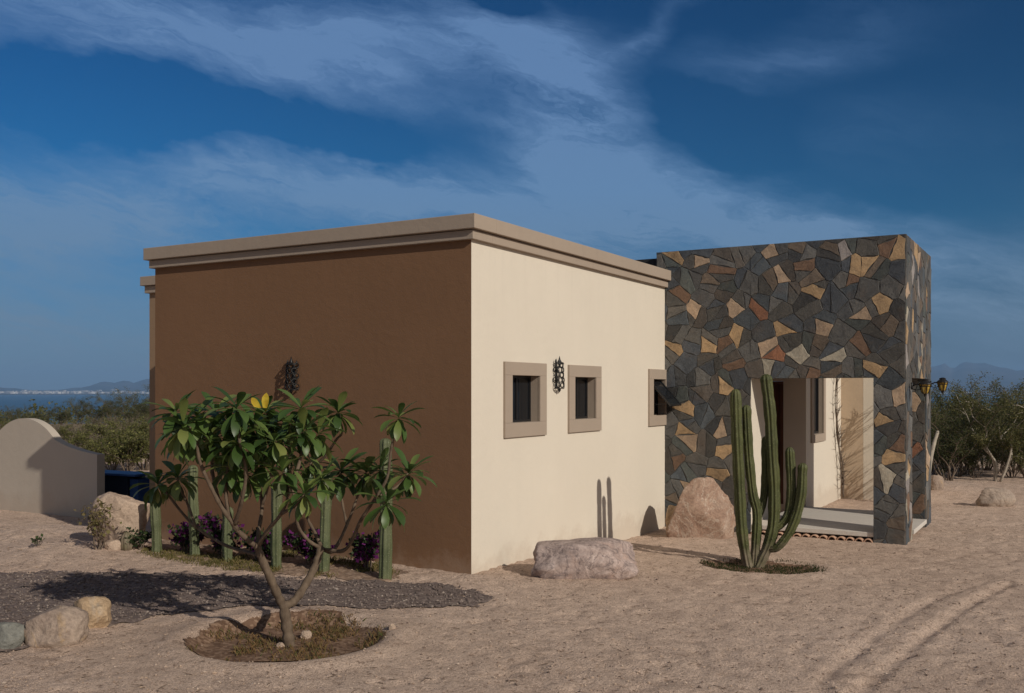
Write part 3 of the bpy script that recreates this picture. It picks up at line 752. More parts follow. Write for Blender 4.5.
# ------------------------------------------------------------------ iron wall lights and lanterns
def sconce(loc, rz, label):
    t = tag(empty('wall_sconce', loc, rz), label, 'wall light'); t.scale = (.84, .84, .80)       # local: wall plane y = 0, outwards -y
    b = MB(); b.box((-.03, -.012, -.20), (.03, 0, .14)); b.build('backplate', M['black'], t)
    s = MB(); rnd = random.Random(3)
    for j in range(5):                                                # openwork shade of rings bent round a half drum
        z = -.16+j*.078; r = .105-.004*j
        for i in range(4):
            a = PI*(.10+.80*(i+.5*(j % 2))/3.4)
            s.ring((r*math.cos(a), -.02-r*math.sin(a)*.95, z), (math.cos(a), -math.sin(a), 0), .034+.006*rnd.random(), .0085, 10, 5)
    for z in (-.21, .17):
        s.tube([(.10*math.cos(PI*k/10), -.02-.10*math.sin(PI*k/10), z) for k in range(11)], .008, 6)
    s.build('shade', M['black'], t, True)
    f = MB()
    f.tube([(.0, -.06, .15), (.0, -.06, .20), (0, -.06, .24), (0, -.06, .29)], [.02, .032, .014, .002], 8)
    f.build('finial', M['black'], t, True); f = MB()
    f.tube([(-.08, -.04, .16), (-.085, -.04, .21), (-.075, -.04, .245)], [.010, .014, .002], 6); f.build('finial', M['black'], t, True); f = MB(); f.tube([(.08, -.04, .16), (.085, -.04, .20), (.075, -.04, .23)], [.010, .014, .002], 6)
    f.build('finial', M['black'], t, True); f = MB()
    f.tube([(.0, -.06, -.20), (.0, -.06, -.235), (0, -.06, -.27)], [.012, .024, .003], 8)
    f.build('finial', M['black'], t, True)
sconce((0, 1.945, 2.15), R(90), 'ornate black iron wall light between the two left windows on the cream wall')
sconce((-2.50, 0, 2.13), 0, 'ornate black iron wall light on the brown wall above the leafy tree')
def lantern(loc, label):
    t = tag(empty('wall_lantern', loc, 0), label, 'lantern', 'lanterns on the stone piers')   # local: wall plane x = 0, outwards +x
    t.scale = (.9, .82, .82)
    b = MB(); b.box((0, -.04, -.06), (.02, .04, .06)); b.tube([(.01, 0, .0), (.08, 0, .03), (.15, 0, .02), (.2, 0, -.01)], .012, 8)
    b.tube([(.02, 0, -.05), (.08, 0, -.07), (.14, 0, -.05)], .008, 6); b.build('bracket', M['black'], t, True)
    C = .20
    g = MB(); g.tube([(C, 0, -.13), (C, 0, -.10), (C, 0, .03)], [.035, .05, .085], 6); g.build('glass', M['amber'], t)
    k = MB()
    for i in range(6):
        a = 2*PI*i/6; u = Vector((math.cos(a), math.sin(a), 0))
        # bars at the corners of the hexagonal glass
        k.tube([Vector((C, 0, -.13))+u*.038, Vector((C, 0, -.10))+u*.054, Vector((C, 0, .035))+u*.09], .006, 5)
    k.tube([(C, 0, -.02+.001), (C, 0, -.005)], [.073, .077], 6, cap=False); k.build('cage', M['black'], t)
    c = MB(); c.tube([(C, 0, .03), (C, 0, .045), (C, 0, .09), (C, 0, .11), (C, 0, .125)], [.10, .098, .05, .055, .015], 12); c.build('cap', M['black'], t)
    c = MB(); c.tube([(C, 0, -.13), (C, 0, -.145), (C, 0, -.17), (C, 0, -.19)], [.038, .025, .018, .003], 8); c.build('finial', M['black'], t)
lantern((SXR+.035, SY+.28, 2.02), 'black and amber lantern on the front stone pier, nearer of the pair')
lantern((SXR+.035, SYB-.32, 2.06), 'black and amber lantern on the rear stone pier, farther of the pair')

# ------------------------------------------------------------------ arched garden wall on the left
AY, AT = 1.80, .15
def arch_x(px):
    d = FW+RT*((px-512)/F); t = (AY-CAM.y)/d.y; return (CAM+d*t).x, t
def arch_pt(px, py): x, t = arch_x(px); return (x, CAM.z+(391-py)/F*t)
prof = [arch_pt(97, 462), arch_pt(97, 454.5), arch_pt(88, 452.8), arch_pt(78, 450), arch_pt(69, 447), arch_pt(61, 443.5), arch_pt(54.5, 439.5)]
xc, zc = arch_pt(24, 418.3); xr, zr = prof[-1]
Rr = ((xr-xc)**2+(zc-zr)**2)/(2*(zc-zr)); a0 = math.asin(min(1, (xr-xc)/Rr))
arc = [(xc+Rr*math.sin(a0*(1-k/11)), zc-Rr+Rr*math.cos(a0*(1-k/11))) for k in range(1, 23)]
left = [(2*xc-x, z) for x, z in prof[::-1]]
prof = prof+arc+left[1:]
mb = MB(); nP = len(prof); zb = -.6
for y in (AY, AY+AT):
    mb.v += [(x, y, z) for x, z in prof]+[(x, y, zb) for x, z in prof]
for i in range(nP-1):
    for f in ((i, i+1, nP+i+1, nP+i), (2*nP+i+1, 2*nP+i, 3*nP+i, 3*nP+i+1), (i+1, i, 2*nP+i, 2*nP+i+1)): mb.f.append(f); mb.m.append(0)
for f in ((0, nP, 3*nP, 2*nP), (nP-1, 3*nP-1, 4*nP-1, 2*nP-1)): mb.f.append(f); mb.m.append(0)
o = bevel(mb.build('garden_wall', M['arch']), .02, 3, 50)
tag(o, 'pale plastered garden wall with a rounded arch top, half in shade', 'wall')

# low blue table behind the boulder
tb = at(128, 474, 17.4); tz = H(tb.x, tb.y)
t = tag(empty('storage_bench', (tb.x, tb.y, tz), R(4)), 'low dark blue storage bench behind the big pale tan boulder', 'bench')
top = CAM.z+(391-471.5)/F*17.4-tz
mb = MB(); mb.box((-.66, -.42, top-.04), (.62, .10, top)); bevel(mb.build('lid', M['blue'], t), .01)
mb = MB(); mb.box((-.60, -.34, -.08), (.36, .06, top-.042)); bevel(mb.build('cabinet', M['navy'], t), .01)
mb = MB(); mb.box((.363, -.30, -.08), (.56, .05, top-.09)); bevel(mb.build('drawer', M['blue'], t), .01)

# ------------------------------------------------------------------ rocks
def rock(name, px0, px1, pyt, pyb, label, m, seed, p=2.6, depthk=.7, planes=7, rough=.05, sink=.06, cat='rock', lean=0, taper=0):
    rnd = random.Random(seed); c0 = gp((px0+px1)/2, pyb); d0 = depth_of(c0)
    W = (px1-px0)*d0/F; D = W*depthk; d = d0+D*.42
    top = CAM.z+(391-pyt)/F*d; zb = c0.z; Hh = top-zb
    bm = bmesh.new(); bmesh.ops.create_icosphere(bm, subdivisions=5, radius=1)
    pl = []
    for _ in range(planes):
        nn = Vector((rnd.gauss(0, 1), rnd.gauss(0, 1), rnd.gauss(.2, .8))).normalized(); pl.append((nn, rnd.uniform(.72, .92)))
    off = Vector((rnd.uniform(0, 50), rnd.uniform(0, 50), rnd.uniform(0, 50)))
    for v in bm.verts:
        u = v.co.normalized()
        r = (abs(u.x)**p+abs(u.y)**p+abs(u.z)**p)**(-1/p)
        for nn, k in pl:
            q = u.dot(nn)
            if q > 0: r = min(r, k/q*1.06)
        r *= 1+rough*2.4*mnoise.fractal(u*1.4+off, 1, 2, 5)+rough*.8*mnoise.fractal(u*5+off, .9, 2, 4)
        v.co = u*r
    xs_ = [v.co.x for v in bm.verts]; zs_ = [v.co.z for v in bm.verts]
    sx = W/(max(xs_)-min(xs_)); zmax = max(zs_); zmin = min(zs_)
    for v in bm.verts:
        z = (v.co.z-zmin)/(zmax-zmin)
        v.co = Vector((v.co.x*sx*(1-taper*z)*(1+taper*.25)+lean*z*Hh, v.co.y*D/2*(1-taper*z), -sink+(Hh+sink)*z-.25*Hh*(1-z)**6))
    me = bpy.data.meshes.new(name); bm.to_mesh(me); bm.free(); me.materials.append(m)
    me.polygons.foreach_set('use_smooth', [True]*len(me.polygons))
    o = bpy.data.objects.new(name, me); col.objects.link(o)
    c = CAM+FW*d+RT*(((px0+px1)/2-512)/F*d); o.location = (c.x, c.y, zb-.01); o.rotation_euler = (0, 0, R(30))
    return tag(o, label, cat)
M['rk_boulder'] = rockmat('mottled_boulder', [(.32, (.12, .092, .085)), (.43, (.34, .26, .23)), (.56, (.44, .34, .30)), (.70, (.56, .45, .40))], (.42, .30, .25), (.17, .135, .13))
_n = N(M['rk_boulder']); 
M['rk_pink'] = rockmat('pink_granite', [(.3, (.23, .145, .105)), (.5, (.335, .22, .16)), (.7, (.41, .295, .22))], (.37, .275, .215), (.50, .40, .32))
M['rk_pale'] = rockmat('pale_limestone', [(.3, (.33, .24, .18)), (.55, (.46, .345, .26)), (.75, (.52, .41, .32))])
M['rk_tan'] = rockmat('tan_sandstone', [(.3, (.33, .22, .13)), (.55, (.44, .315, .20)), (.75, (.48, .38, .28))], (.42, .35, .28))
M['rk_brown'] = rockmat('brown_stone', [(.3, (.24, .18, .145)), (.55, (.34, .26, .205)), (.75, (.40, .31, .24))], (.43, .29, .155))
M['rk_green'] = rockmat('grey_green_stone', [(.3, (.15, .145, .125)), (.55, (.21, .205, .18)), (.75, (.28, .26, .23))])
M['rk_grey'] = rockmat('pale_stone', [(.3, (.29, .225, .18)), (.6, (.40, .315, .25)), (.8, (.52, .43, .33))])  # pale warm brown stone, its own tones varied by noise
rock('boulder', 529, 638, 537.5, 580, 'long low mottled grey pink boulder in front of the cream wall', M['rk_boulder'], 5, 3.0, .55, 5, .035)
rock('boulder', 660, 738, 476, 541, 'tall pinkish boulder leaning by the stone wall left of the cactus', M['rk_pink'], 12, 3.4, .6, 16, .035, lean=.10, taper=.58)
rock('boulder', 665, 688, 504, 538, 'small orange boulder tucked at the left of the pinkish boulder', M['rk_tan'], 31, 2.6, .8, 6, .05)
rock('boulder', 90, 152, 491, 546, 'big pale tan boulder beside the garden wall', M['rk_pale'], 8, 3.2, .6, 6, .045)
rock('boulder', 25, 88, 604, 646, 'brown boulder, middle one of three at the gravel edge', M['rk_brown'], 21, 2.5, .75, 7, .045)
rock('boulder', 70, 111, 595, 629, 'yellowish boulder, rightmost of three at the gravel edge', M['rk_tan'], 16, 2.6, .8, 7, .045)
rock('boulder', -16, 27, 621, 648, 'grey green boulder, leftmost of three at the gravel edge', M['rk_green'], 29, 2.2, .75, 6, .04)
rock('boulder', 977, 1014, 487, 508, 'lone pale boulder on the open sand at the far right', M['rk_grey'], 44, 2.6, .7, 9, .05)
rock('boulder', 929, 944, 474, 490, 'small rust stained boulder behind the rear stone pier', M['rk_brown'], 45, 2.6, .7, 7, .05)
for i, (a, b, c, d, lb) in enumerate([(104, 122, 539, 550, 'small whitish stone in front of the big pale tan boulder'), (300, 312, 629, 640, 'round pale stone at the foot of the leafy tree'),
        (276, 287, 641, 648, 'small white stone left of the tree trunk in the basin'), (388, 396, 622, 629, 'small white stone on the right rim of the tree basin')]):
    rock('stone', a, b, c, d, lb, M['rk_pale'], 60+i, 2.6, .8, 6, .05, .02, 'stone')

# ------------------------------------------------------------------ plumeria tree
TD = 7.78
def tp(px, py, dd=0): return at(px, py, TD+dd)
tree = tag(empty('plumeria_tree', (TREE[0], TREE[1], 0)), 'small leafy tree with forked grey trunk in a round planting basin', 'tree')
off = Vector((TREE[0], TREE[1], 0))
tr = MB()
def limb(pts, r0, r1, n=9):
    P = smooth_path([tp(*p)-off for p in pts], 6); N_ = len(P)
    rr = [(.80 if r0 > .035 else .68)*(r0+(r1-r0)*(i/(N_-1))**.8) for i in range(N_)]
    rr = [r*(1+.10*math.sin(i*1.7)+.05*math.sin(i*4.1)) for i, r in enumerate(rr)]
    tr.tube(P, rr, n)
limb([(290, 652, .0), (288, 634, 0), (285, 614, 0), (284, 602, 0)], .062, .050, 12)
limb([(284.5, 607, 0), (279, 598, -.02), (270, 577, -.10), (261, 557, -.15), (257, 545, -.18)], .048, .036)
limb([(285, 606, 0), (295, 600, .04), (307, 582, .15), (316, 564, .22), (321, 547, .25)], .046, .036)
# left limb
limb([(258, 548, -.18), (248, 540, -.25), (234, 526, -.32), (228, 510, -.36), (226, 490, -.36), (228, 465, -.35)], .034, .017)
limb([(238, 530, -.30), (222, 508, -.42), (210, 485, -.52), (200, 462, -.58), (196, 440, -.6), (190, 426, -.6)], .027, .015)
limb([(232, 522, -.3), (219, 500, -.1), (213, 475, 0), (211, 450, .05), (206, 436, .1)], .026, .015)
limb([(257, 545, -.18), (259, 530, -.1), (262, 505, .05), (258, 480, .1), (252, 450, .15)], .027, .015)
limb([(258, 546, -.18), (268, 530, -.3), (281, 514, -.42), (288, 495, -.5), (284, 472, -.55)], .026, .015)
limb([(262, 556, -.15), (250, 553, .05), (225, 545, .3), (200, 530, .42), (184, 515, .5), (166, 492, .55), (159, 482, .57)], .024, .014)
limb([(196, 528, .42), (188, 505, .5), (180, 488, .52), (177, 476, .55)], .018, .013)
limb([(234, 526, -.32), (242, 500, -.5), (246, 470, -.6), (240, 445, -.62), (238, 412, -.6)], .024, .014)
limb([(262, 505, .05), (272, 470, .1), (272, 440, .15), (267, 412, .2)], .022, .014)
limb([(288, 495, -.5), (300, 460, -.45), (302, 430, -.4), (301, 410, -.35)], .021, .014)
limb([(281, 514, -.42), (296, 505, -.55), (304, 495, -.62)], .019, .014)
# right limb
limb([(321, 548, .25), (309, 541, .2), (298, 526, .15), (296, 508, .1), (290, 470, .1), (290, 425, .1)], .025, .014)
limb([(321, 546, .25), (314, 531, .3), (307, 515, .35), (307, 485, .4), (311, 462, .4)], .023, .014)
limb([(321, 548, .25), (333, 551, .3), (347, 525, .4), (357, 498, .45), (366, 473, .5)], .025, .014)
limb([(326, 550, .25), (346, 549, .15), (361, 520, .05), (374, 500, -.05), (387, 478, -.1), (391, 450, -.12), (398, 420, -.15)], .025, .014)
limb([(376, 498, -.05), (392, 490, 0), (402, 482, .05), (408, 473, .08)], .017, .012)
limb([(374, 500, -.05), (383, 503, -.15), (387, 500, -.2)], .016, .012)
limb([(311, 470, .4), (326, 455, .3), (336, 440, .2), (342, 432, .15), (349, 448, .1), (338, 415, .15)][:4]+[(339, 414, .12)], .018, .013)
limb([(347, 525, .4), (342, 500, .5), (340, 470, .55)], .017, .012)
tr.build('trunk', M['plum_bark'], tree, True)
lf = MB()
def leaf(mb, base, dirv, up, L, W, droop, fold=.25):
    dirv = dirv.normalized(); side = dirv.cross(up)
    if side.length < .05: side = dirv.cross(Vector((.3, .9, .1)))
    side.normalize(); nrm = side.cross(dirv).normalized()
    prof = [(0, .10), (.14, .28), (.35, .66), (.58, .96), (.76, .95), (.90, .60), (1, .03)]
    vs = []; cur = Vector(base); pt_ = 0; d = dirv.copy()
    for k, (t, w) in enumerate(prof):
        step = (t-pt_)*L; pt_ = t
        d = (d - nrm*droop*(t*.5) + Vector((0, 0, -droop*.25*t))).normalized(); cur = cur+d*step
        ww = W*.5*w; e = nrm*(fold*ww)
        vs += [cur-side*ww+e, cur, cur+side*ww+e]
    fs = []
    for k in range(len(prof)-1):
        a = k*3; fs += [(a, a+1, a+4, a+3), (a+1, a+2, a+5, a+4)]
    mb.add(vs, fs)
rl = random.Random(21)
def rosette(px, py, dd, s=1.0, n=17, lean=(0, 0)):
    c = tp(px, py, dd)-off
    axis = Vector((lean[0]+rl.uniform(-.25, .25), lean[1]+rl.uniform(-.25, .25), 1)).normalized()
    u = axis.orthogonal().normalized(); w = axis.cross(u)
    for i in range(n):
        t = i/(n-1); a = i*2.39996+rl.uniform(-.2, .2); el = R(52-118*t+rl.uniform(-12, 12))
        d = (u*math.cos(a)+w*math.sin(a))*math.cos(el)+axis*math.sin(el)
        L = s*(.143+.117*math.sin(PI*min(1, .25+t*.75)))*rl.uniform(.78, 1.15)
        leaf(lf, c+axis*(-.05*t)*s, d, axis, L, L*rl.uniform(.24, .32), .18+.75*t*rl.uniform(.4, 1))
for (px, py, dd) in [(176, 411, -.55), (183, 424, -.68), (197, 416, -.5), (216, 432, .1), (204, 438, .12), (237, 407, -.62), (229, 423, -.45), (236, 441, -.6),
        (232, 464, -.36), (266, 411, .22), (270, 424, .12), (251, 447, .15), (282, 470, -.55), (158, 483, .57), (178, 477, .55), (301, 407, -.35), (338, 411, .12),
        (289, 421, .1), (303, 430, -.42), (399, 416, -.15), (290, 450, .2), (311, 462, .4), (305, 492, -.62), (341, 470, .55), (366, 471, .5), (380, 468, .35), (409, 472, .08), (387, 501, -.2),
        (215, 411, -.1), (254, 423, -.3), (262, 461, -.2), (274, 440, -.5), (247, 472, -.25), (318, 432, -.1), (187, 436, -.3), (222, 452, .3), (322, 478, .1)]:
    rosette(px, py, dd, rl.uniform(.88, 1.08), rl.randint(23, 30))
crown = lf.build('crown', M['plum_leaf'], tree, True)
yl = MB(); c = tp(265, 414, .05)-off
leaf(yl, c, Vector((.05, 0, 1)), Vector((0.3, -1, 0)), .17, .065, .1); leaf(yl, c+Vector((-.02, 0, 0)), Vector((-.55, -.2, .8)), Vector((.3, -1, .3)), .17, .055, .15)
o = yl.build('yellow_leaf', M['yellow_leaf'], tree, True); o['label'] = 'yellow leaves standing up on top of the crown'

# ------------------------------------------------------------------ column cactus
M['spine'] = mat('cactus_spine', (.34, .29, .22), .7)
def spines(mb, P, rad, ribs, gap, out):
    """clusters of short pale spines down the crest of every rib (same frame as MB.tube)"""
    rnd = random.Random(len(P)+ribs); t0 = (P[1]-P[0]).normalized(); u = t0.cross(Vector((0, 0, 1)))
    if u.length < 1e-3: u = t0.cross(Vector((0, 1, 0)))
    u.normalize(); acc = 0
    for i in range(len(P)-1):
        t = (P[min(i+1, len(P)-1)]-P[max(i-1, 0)]).normalized(); u = (u-t*u.dot(t)).normalized(); w = t.cross(u); L = (P[i+1]-P[i]).length
        m = max(1, int(L/gap+rnd.random())) if L > gap*.4 else (1 if rnd.random() < L/gap else 0)
        for k in range(ribs):
            a = 2*PI*k/ribs; d = u*math.cos(a)+w*math.sin(a); sdv = t.cross(d)
            for q in range(m):
                f = (q+rnd.random())/m; r = rad[i]*(1-f)+rad[i+1]*f; c = P[i].lerp(P[i+1], f)+d*r*out*.985
                for _ in range(3):
                    e = (d+sdv*rnd.uniform(-.9, .9)+t*rnd.uniform(-.7, .7)).normalized()*rnd.uniform(.010, .022)
                    mb.add([c+sdv*.0014+t*.001, c-sdv*.0014+t*.001, c+e], [(0, 1, 2)], 1)
CD = depth_of(gp(753, 567))+.02
cb = gp(753, 566)
cactus = tag(empty('cactus', cb), 'tall dark green column cactus with several upright arms in front of the porch', 'cactus')
def stem(pts, r, ribs=9, round_top=True, r0=None):
    P = smooth_path([at(px, py, CD+dd)-cb for px, py, dd in pts], 9); n = ribs*4; N_ = len(P)
    tot = N_-1; rad = []
    L = [0]
    for i in range(1, N_): L.append(L[-1]+(P[i]-P[i-1]).length)
    for i in range(N_):
        q = L[-1]-L[i]; k = 1.0
        if q < r*1.3: k = math.sqrt(max(0.0, 1-(1-q/(r*1.3))**2))
        base = 1.0
        if r0 is not None: base = r0/r+(1-r0/r)*min(1, L[i]/.45)
        rad.append(max(.006, r*k*base*(1+.05*math.sin(L[i]*17)+.03*math.sin(L[i]*41))))
    # extra rings to round the tip
    mb = MB(); mb.tube(P, rad, n, prof=lambda k, i: 1+.16*math.cos(2*PI*k/4)*(1 if k % 2 == 0 else 0)-.0)
    spines(mb, P, rad, ribs, .05, 1.16)
    o = mb.build('stem', [M['cardon'], M['spine']], cactus, True); return o
def tipped(pts):
    # add closely spaced points near the tip
    a, b = pts[-2], pts[-1]; q = []
    for t in (.72, .84, .91, .96, 1): q.append(tuple(a[i]+(b[i]-a[i])*t for i in range(3)))
    return pts[:-1]+q
stem(tipped([(750, 572, -.02), (746.5, 560, -.02), (742, 530, -.04), (739.5, 487, -.05), (737, 435, -.06), (735.5, 389, -.06)]), .058, r0=.050)
stem(tipped([(754, 570, .03), (755, 555, .03), (757, 515, .03), (752.5, 492, .02), (748.5, 452, .01), (746, 405, .0)]), .050, r0=.050)
stem(tipped([(757, 519, .03), (762, 506, .05), (765.5, 485, .06), (766, 436, .06)]), .046, r0=.038)
stem(tipped([(756, 572, .0), (761, 561, .0), (769, 543, -.02), (773.5, 522, -.03), (774, 487, -.03), (772, 455, -.03), (770, 415, -.03), (765.5, 374, -.03)]), .061, r0=.050)
stem(tipped([(774, 528, -.03), (780, 525, -.04), (787, 516, -.05), (791, 498, -.05), (791, 478, -.05), (789.5, 447, -.05)]), .0485, r0=.038)
stem(tipped([(770, 549, -.03), (779, 546, -.09), (790, 531, -.12), (797.5, 512, -.13), (801.5, 492, -.14), (803, 463, -.14)]), .051, r0=.038)

# ------------------------------------------------------------------ post cactus row along the brown wall
def post(px, pyb, pyt, label, seed, w=.066):
    b = gp(px, pyb); d = depth_of(b); top = CAM.z+(391-pyt)/F*d-b.z; rnd = random.Random(seed)
    ribs = 7; n = ribs*4; P = []; rad = []
    for i in range(20):
        t = i/19; z = -.05+(top+.05)*t; P.append((.012*math.sin(t*3+seed), .01*math.sin(t*2.2+seed*2), z))
        rad.append(w*(.92+.06*math.sin(t*11+seed)+.03*math.sin(t*27)))
    for q in (.55, .8, .93, 1): P.append((P[19][0], P[19][1], top+.06*q)); rad.append(max(.004, w*math.sqrt(1-q*q*.99)))
    mb = MB(); mb.tube(P, rad, n, prof=lambda k, i: (1.0, .86, .74, .86)[k % 4])
    spines(mb, [Vector(q) for q in P], rad, ribs, .04, 1.0)
    o = mb.build('post_cactus', [M['post_cactus'], M['spine']], None, True); o.location = b; o.rotation_euler = (0, 0, rnd.uniform(0, 1))
    tag(o, label, 'cactus', 'post cacti along the brown wall')
post(155.5, 552, 494, 'green post cactus at the left end of the row, below the lone low leaf cluster', 1)
post(194, 556, 470, 'green post cactus second from the left end of the row by the brown wall', 2)
post(228, 562, 512, 'shortest green post cactus, left of the forked tree trunk', 3)
post(277, 568, 486, 'green post cactus right of the left tree limb, under the leaves', 4)
post(325, 571, 476, 'green post cactus behind the right limb of the leafy tree', 5)
post(385, 578, 444, 'thickest green post cactus at the right end of the row by bare brown wall', 6, .074)

# ------------------------------------------------------------------ shrubs and scrub
def bush(seed, h, w, stems, leaves, ls, elong=1.6, base=.02, spread=.9, droop=.0, trunk_r=.02, flower=0):
    rnd = random.Random(seed); T_ = MB(); L_ = MB(); F_ = False; tips = []
    for s in range(stems):
        a = 2*PI*s/stems+rnd.uniform(-.5, .5); sp = w*.5*rnd.uniform(.35, 1)*spread; hh = h*rnd.uniform(.6, 1)
        p = [Vector((base*math.cos(a), base*math.sin(a), -.05))]
        for k in range(1, 6):
            t = k/5; rr = base+sp*t**1.25; wob = .08*h
            p.append(Vector((rr*math.cos(a)+rnd.uniform(-wob, wob), rr*math.sin(a)+rnd.uniform(-wob, wob), hh*(t**.85)-droop*t*t*hh)))
        P = smooth_path(p, 3); T_.tube(P, [trunk_r*(1-.8*i/(len(P)-1)) for i in range(len(P))], 5)
        for b in range(7):
            i = rnd.randint(len(P)//3, len(P)-1); o0 = P[i]
            d = Vector((rnd.gauss(0, 1), rnd.gauss(0, 1), rnd.gauss(.35, .5))).normalized()*rnd.uniform(.12, .32)*h
            Q = [o0, o0+d*.5+Vector((0, 0, .03*h)), o0+d]
            T_.tube(Q, [trunk_r*.35, trunk_r*.25, trunk_r*.1], 4); tips.append((o0, o0+d))
    for _ in range(leaves):
        a, b = rnd.choice(tips); t = rnd.uniform(.1, 1.1); c = a+(b-a)*t+Vector((rnd.gauss(0, 1), rnd.gauss(0, 1), rnd.gauss(0, 1)))*.035*h
        d = Vector((rnd.gauss(0, 1), rnd.gauss(0, 1), rnd.gauss(.2, .7))).normalized(); u = d.orthogonal().normalized(); u = (u*math.cos(rnd.random()*6)+d.cross(u)*math.sin(rnd.random()*6))
        s = ls*rnd.uniform(.6, 1.3); u = u*(s*.5/elong)
        fl = rnd.random() < flower; F_ = F_ or fl
        L_.add([c, c+d*s*.5+u, c+d*s, c+d*s*.5-u], [(0, 1, 2, 3)], 1 if fl else 0)
    return T_, L_, F_
def make_bush(name, label, cat, group, loc, foliage, bark, parts=('trunk', 'crown'), **kw):
    T_, L_, F_ = bush(**kw); t = tag(empty(name, loc), label, cat, group)
    T_.build(parts[0], bark, t, True); L_.build(parts[1], [foliage, M['boug_flower']] if F_ else foliage, t)
    return t
for i, (px, py, h, w, lb) in enumerate([(177, 556, .34, .5, 'low purple flowered shrub between the two leftmost post cacti'), (212, 560, .46, .5, 'purple flowered shrub between the second and third post cacti'),
        (252, 566, .34, .5, 'dark purple flowered shrub behind the left tree limb'), (302, 570, .38, .5, 'purple flowered shrub between the fourth and fifth post cacti'), (360, 575, .42, .5, 'purple flowered shrub left of the thickest post cactus')]):
    b = gp(px, py); 
    make_bush('bougainvillea', lb, 'shrub', 'flowering shrubs along the brown wall', b+Vector((-.08, .22, 0)), M['boug_leaf'], M['bark'], ('stems', 'foliage'), seed=40+i, h=h, w=w, stems=9, leaves=1500, ls=.05, elong=1.4, trunk_r=.008, flower=.45 if i != 2 else .25)

# individual scrub trees: prototypes then copies
protos = []
def proto(**k): protos.append(k)
def place(t, px, py, sc, rz, label, cat, group, first):
    p = gp(px, py); p.z = H(p.x, p.y)-.03
    if first: o = t; o.location = p; o.rotation_euler = (0, 0, rz); o.scale = (sc,)*3
    else: o = copy_tree(t, p, rz, sc)
    tag(o, label, cat, group); return o
A = make_bush('desert_tree', '', 'tree', None, (0, 0, 0), M['olive'], M['bark'], seed=101, h=2.3, w=3.6, stems=9, leaves=8000, ls=.056, elong=2.4, base=.06, trunk_r=.024)
B = make_bush('desert_tree', '', 'tree', None, (0, 0, 0), M['darkgreen'], M['bark'], seed=102, h=2.1, w=3.4, stems=11, leaves=8000, ls=.056, elong=2.2, base=.10, trunk_r=.022, spread=1.0)
E_ = make_bush('desert_tree', '', 'tree', None, (0, 0, 0), M['olive'], M['pale_bark'], seed=105, h=2.2, w=3.0, stems=4, leaves=8500, ls=.058, elong=2.3, base=.05, trunk_r=.035)
C_ = make_bush('desert_shrub', '', 'shrub', None, (0, 0, 0), M['yellowgreen'], M['bark'], seed=103, h=1.35, w=2.3, stems=12, leaves=3600, ls=.085, elong=2.4, base=.08, trunk_r=.022)
D_ = make_bush('desert_shrub', '', 'shrub', None, (0, 0, 0), M['greybrush'], M['bark'], seed=104, h=1.2, w=1.9, stems=14, leaves=1700, ls=.07, elong=2.4, base=.06, trunk_r=.018)
used = set()
def put(P_, px, py, sc, label, group):
    first = id(P_) not in used; used.add(id(P_))
    rnd = random.Random(px*7+py); return place(P_, px, py, sc, rnd.uniform(0, 6.28), label, P_['category'], group, first)
RG = 'desert trees along the right edge of the yard'; LG = 'scrub bushes beyond the garden wall'
right = [(E_, 997, 481, .90, 'olive desert tree with pale forked trunk behind the lone boulder'), (B, 948, 480, .84, 'dark desert tree just right of the rear stone pier'), (B, 1030, 478, .92, 'dark desert tree at the right edge of the photo'),
         (A, 968, 474, .88, 'olive desert tree between the pier and the lone boulder'), (B, 985, 470, .95, 'dark desert tree behind the one with the pale forked trunk'), (A, 1016, 470, .90, 'olive desert tree behind the rightmost dark tree'),
         (B, 930, 471, .95, 'dark desert tree half hidden by the rear stone pier'), (A, 940, 462, .98, 'tall olive desert tree rising behind the lanterns'), (B, 1000, 460, .98, 'tall dark desert tree in the back row on the right'),
         (A, 1040, 462, .95, 'olive desert tree cut off by the right edge, back row'), (B, 962, 458, 1.0, 'dark back row desert tree above the white post'), (A, 1020, 456, .98, 'olive desert tree farthest back near the right edge')]
right += [(B, 938, 477, .50, 'low dark bush at the foot of the trees just right of the pier'), (B, 958, 476, .52, 'low dark bush left of the lone boulder at the tree edge'), (B, 975, 477, .50, 'low dark bush straight behind the lone boulder'),
          (B, 1012, 477, .52, 'low dark bush right of the pale forked trunk'), (B, 1001, 473, .55, 'low dark bush hidden behind the pale forked trunk'), (B, 948, 471, .6, 'low dark bush deeper in the shade behind the white leaning trunk'), (B, 966, 470, .6, 'low dark bush in the shade between two taller trees'), (B, 1024, 472, .6, 'low dark bush at the right photo edge')]
for P_, x, y, s, lb in right: put(P_, x, y, s, lb, RG)
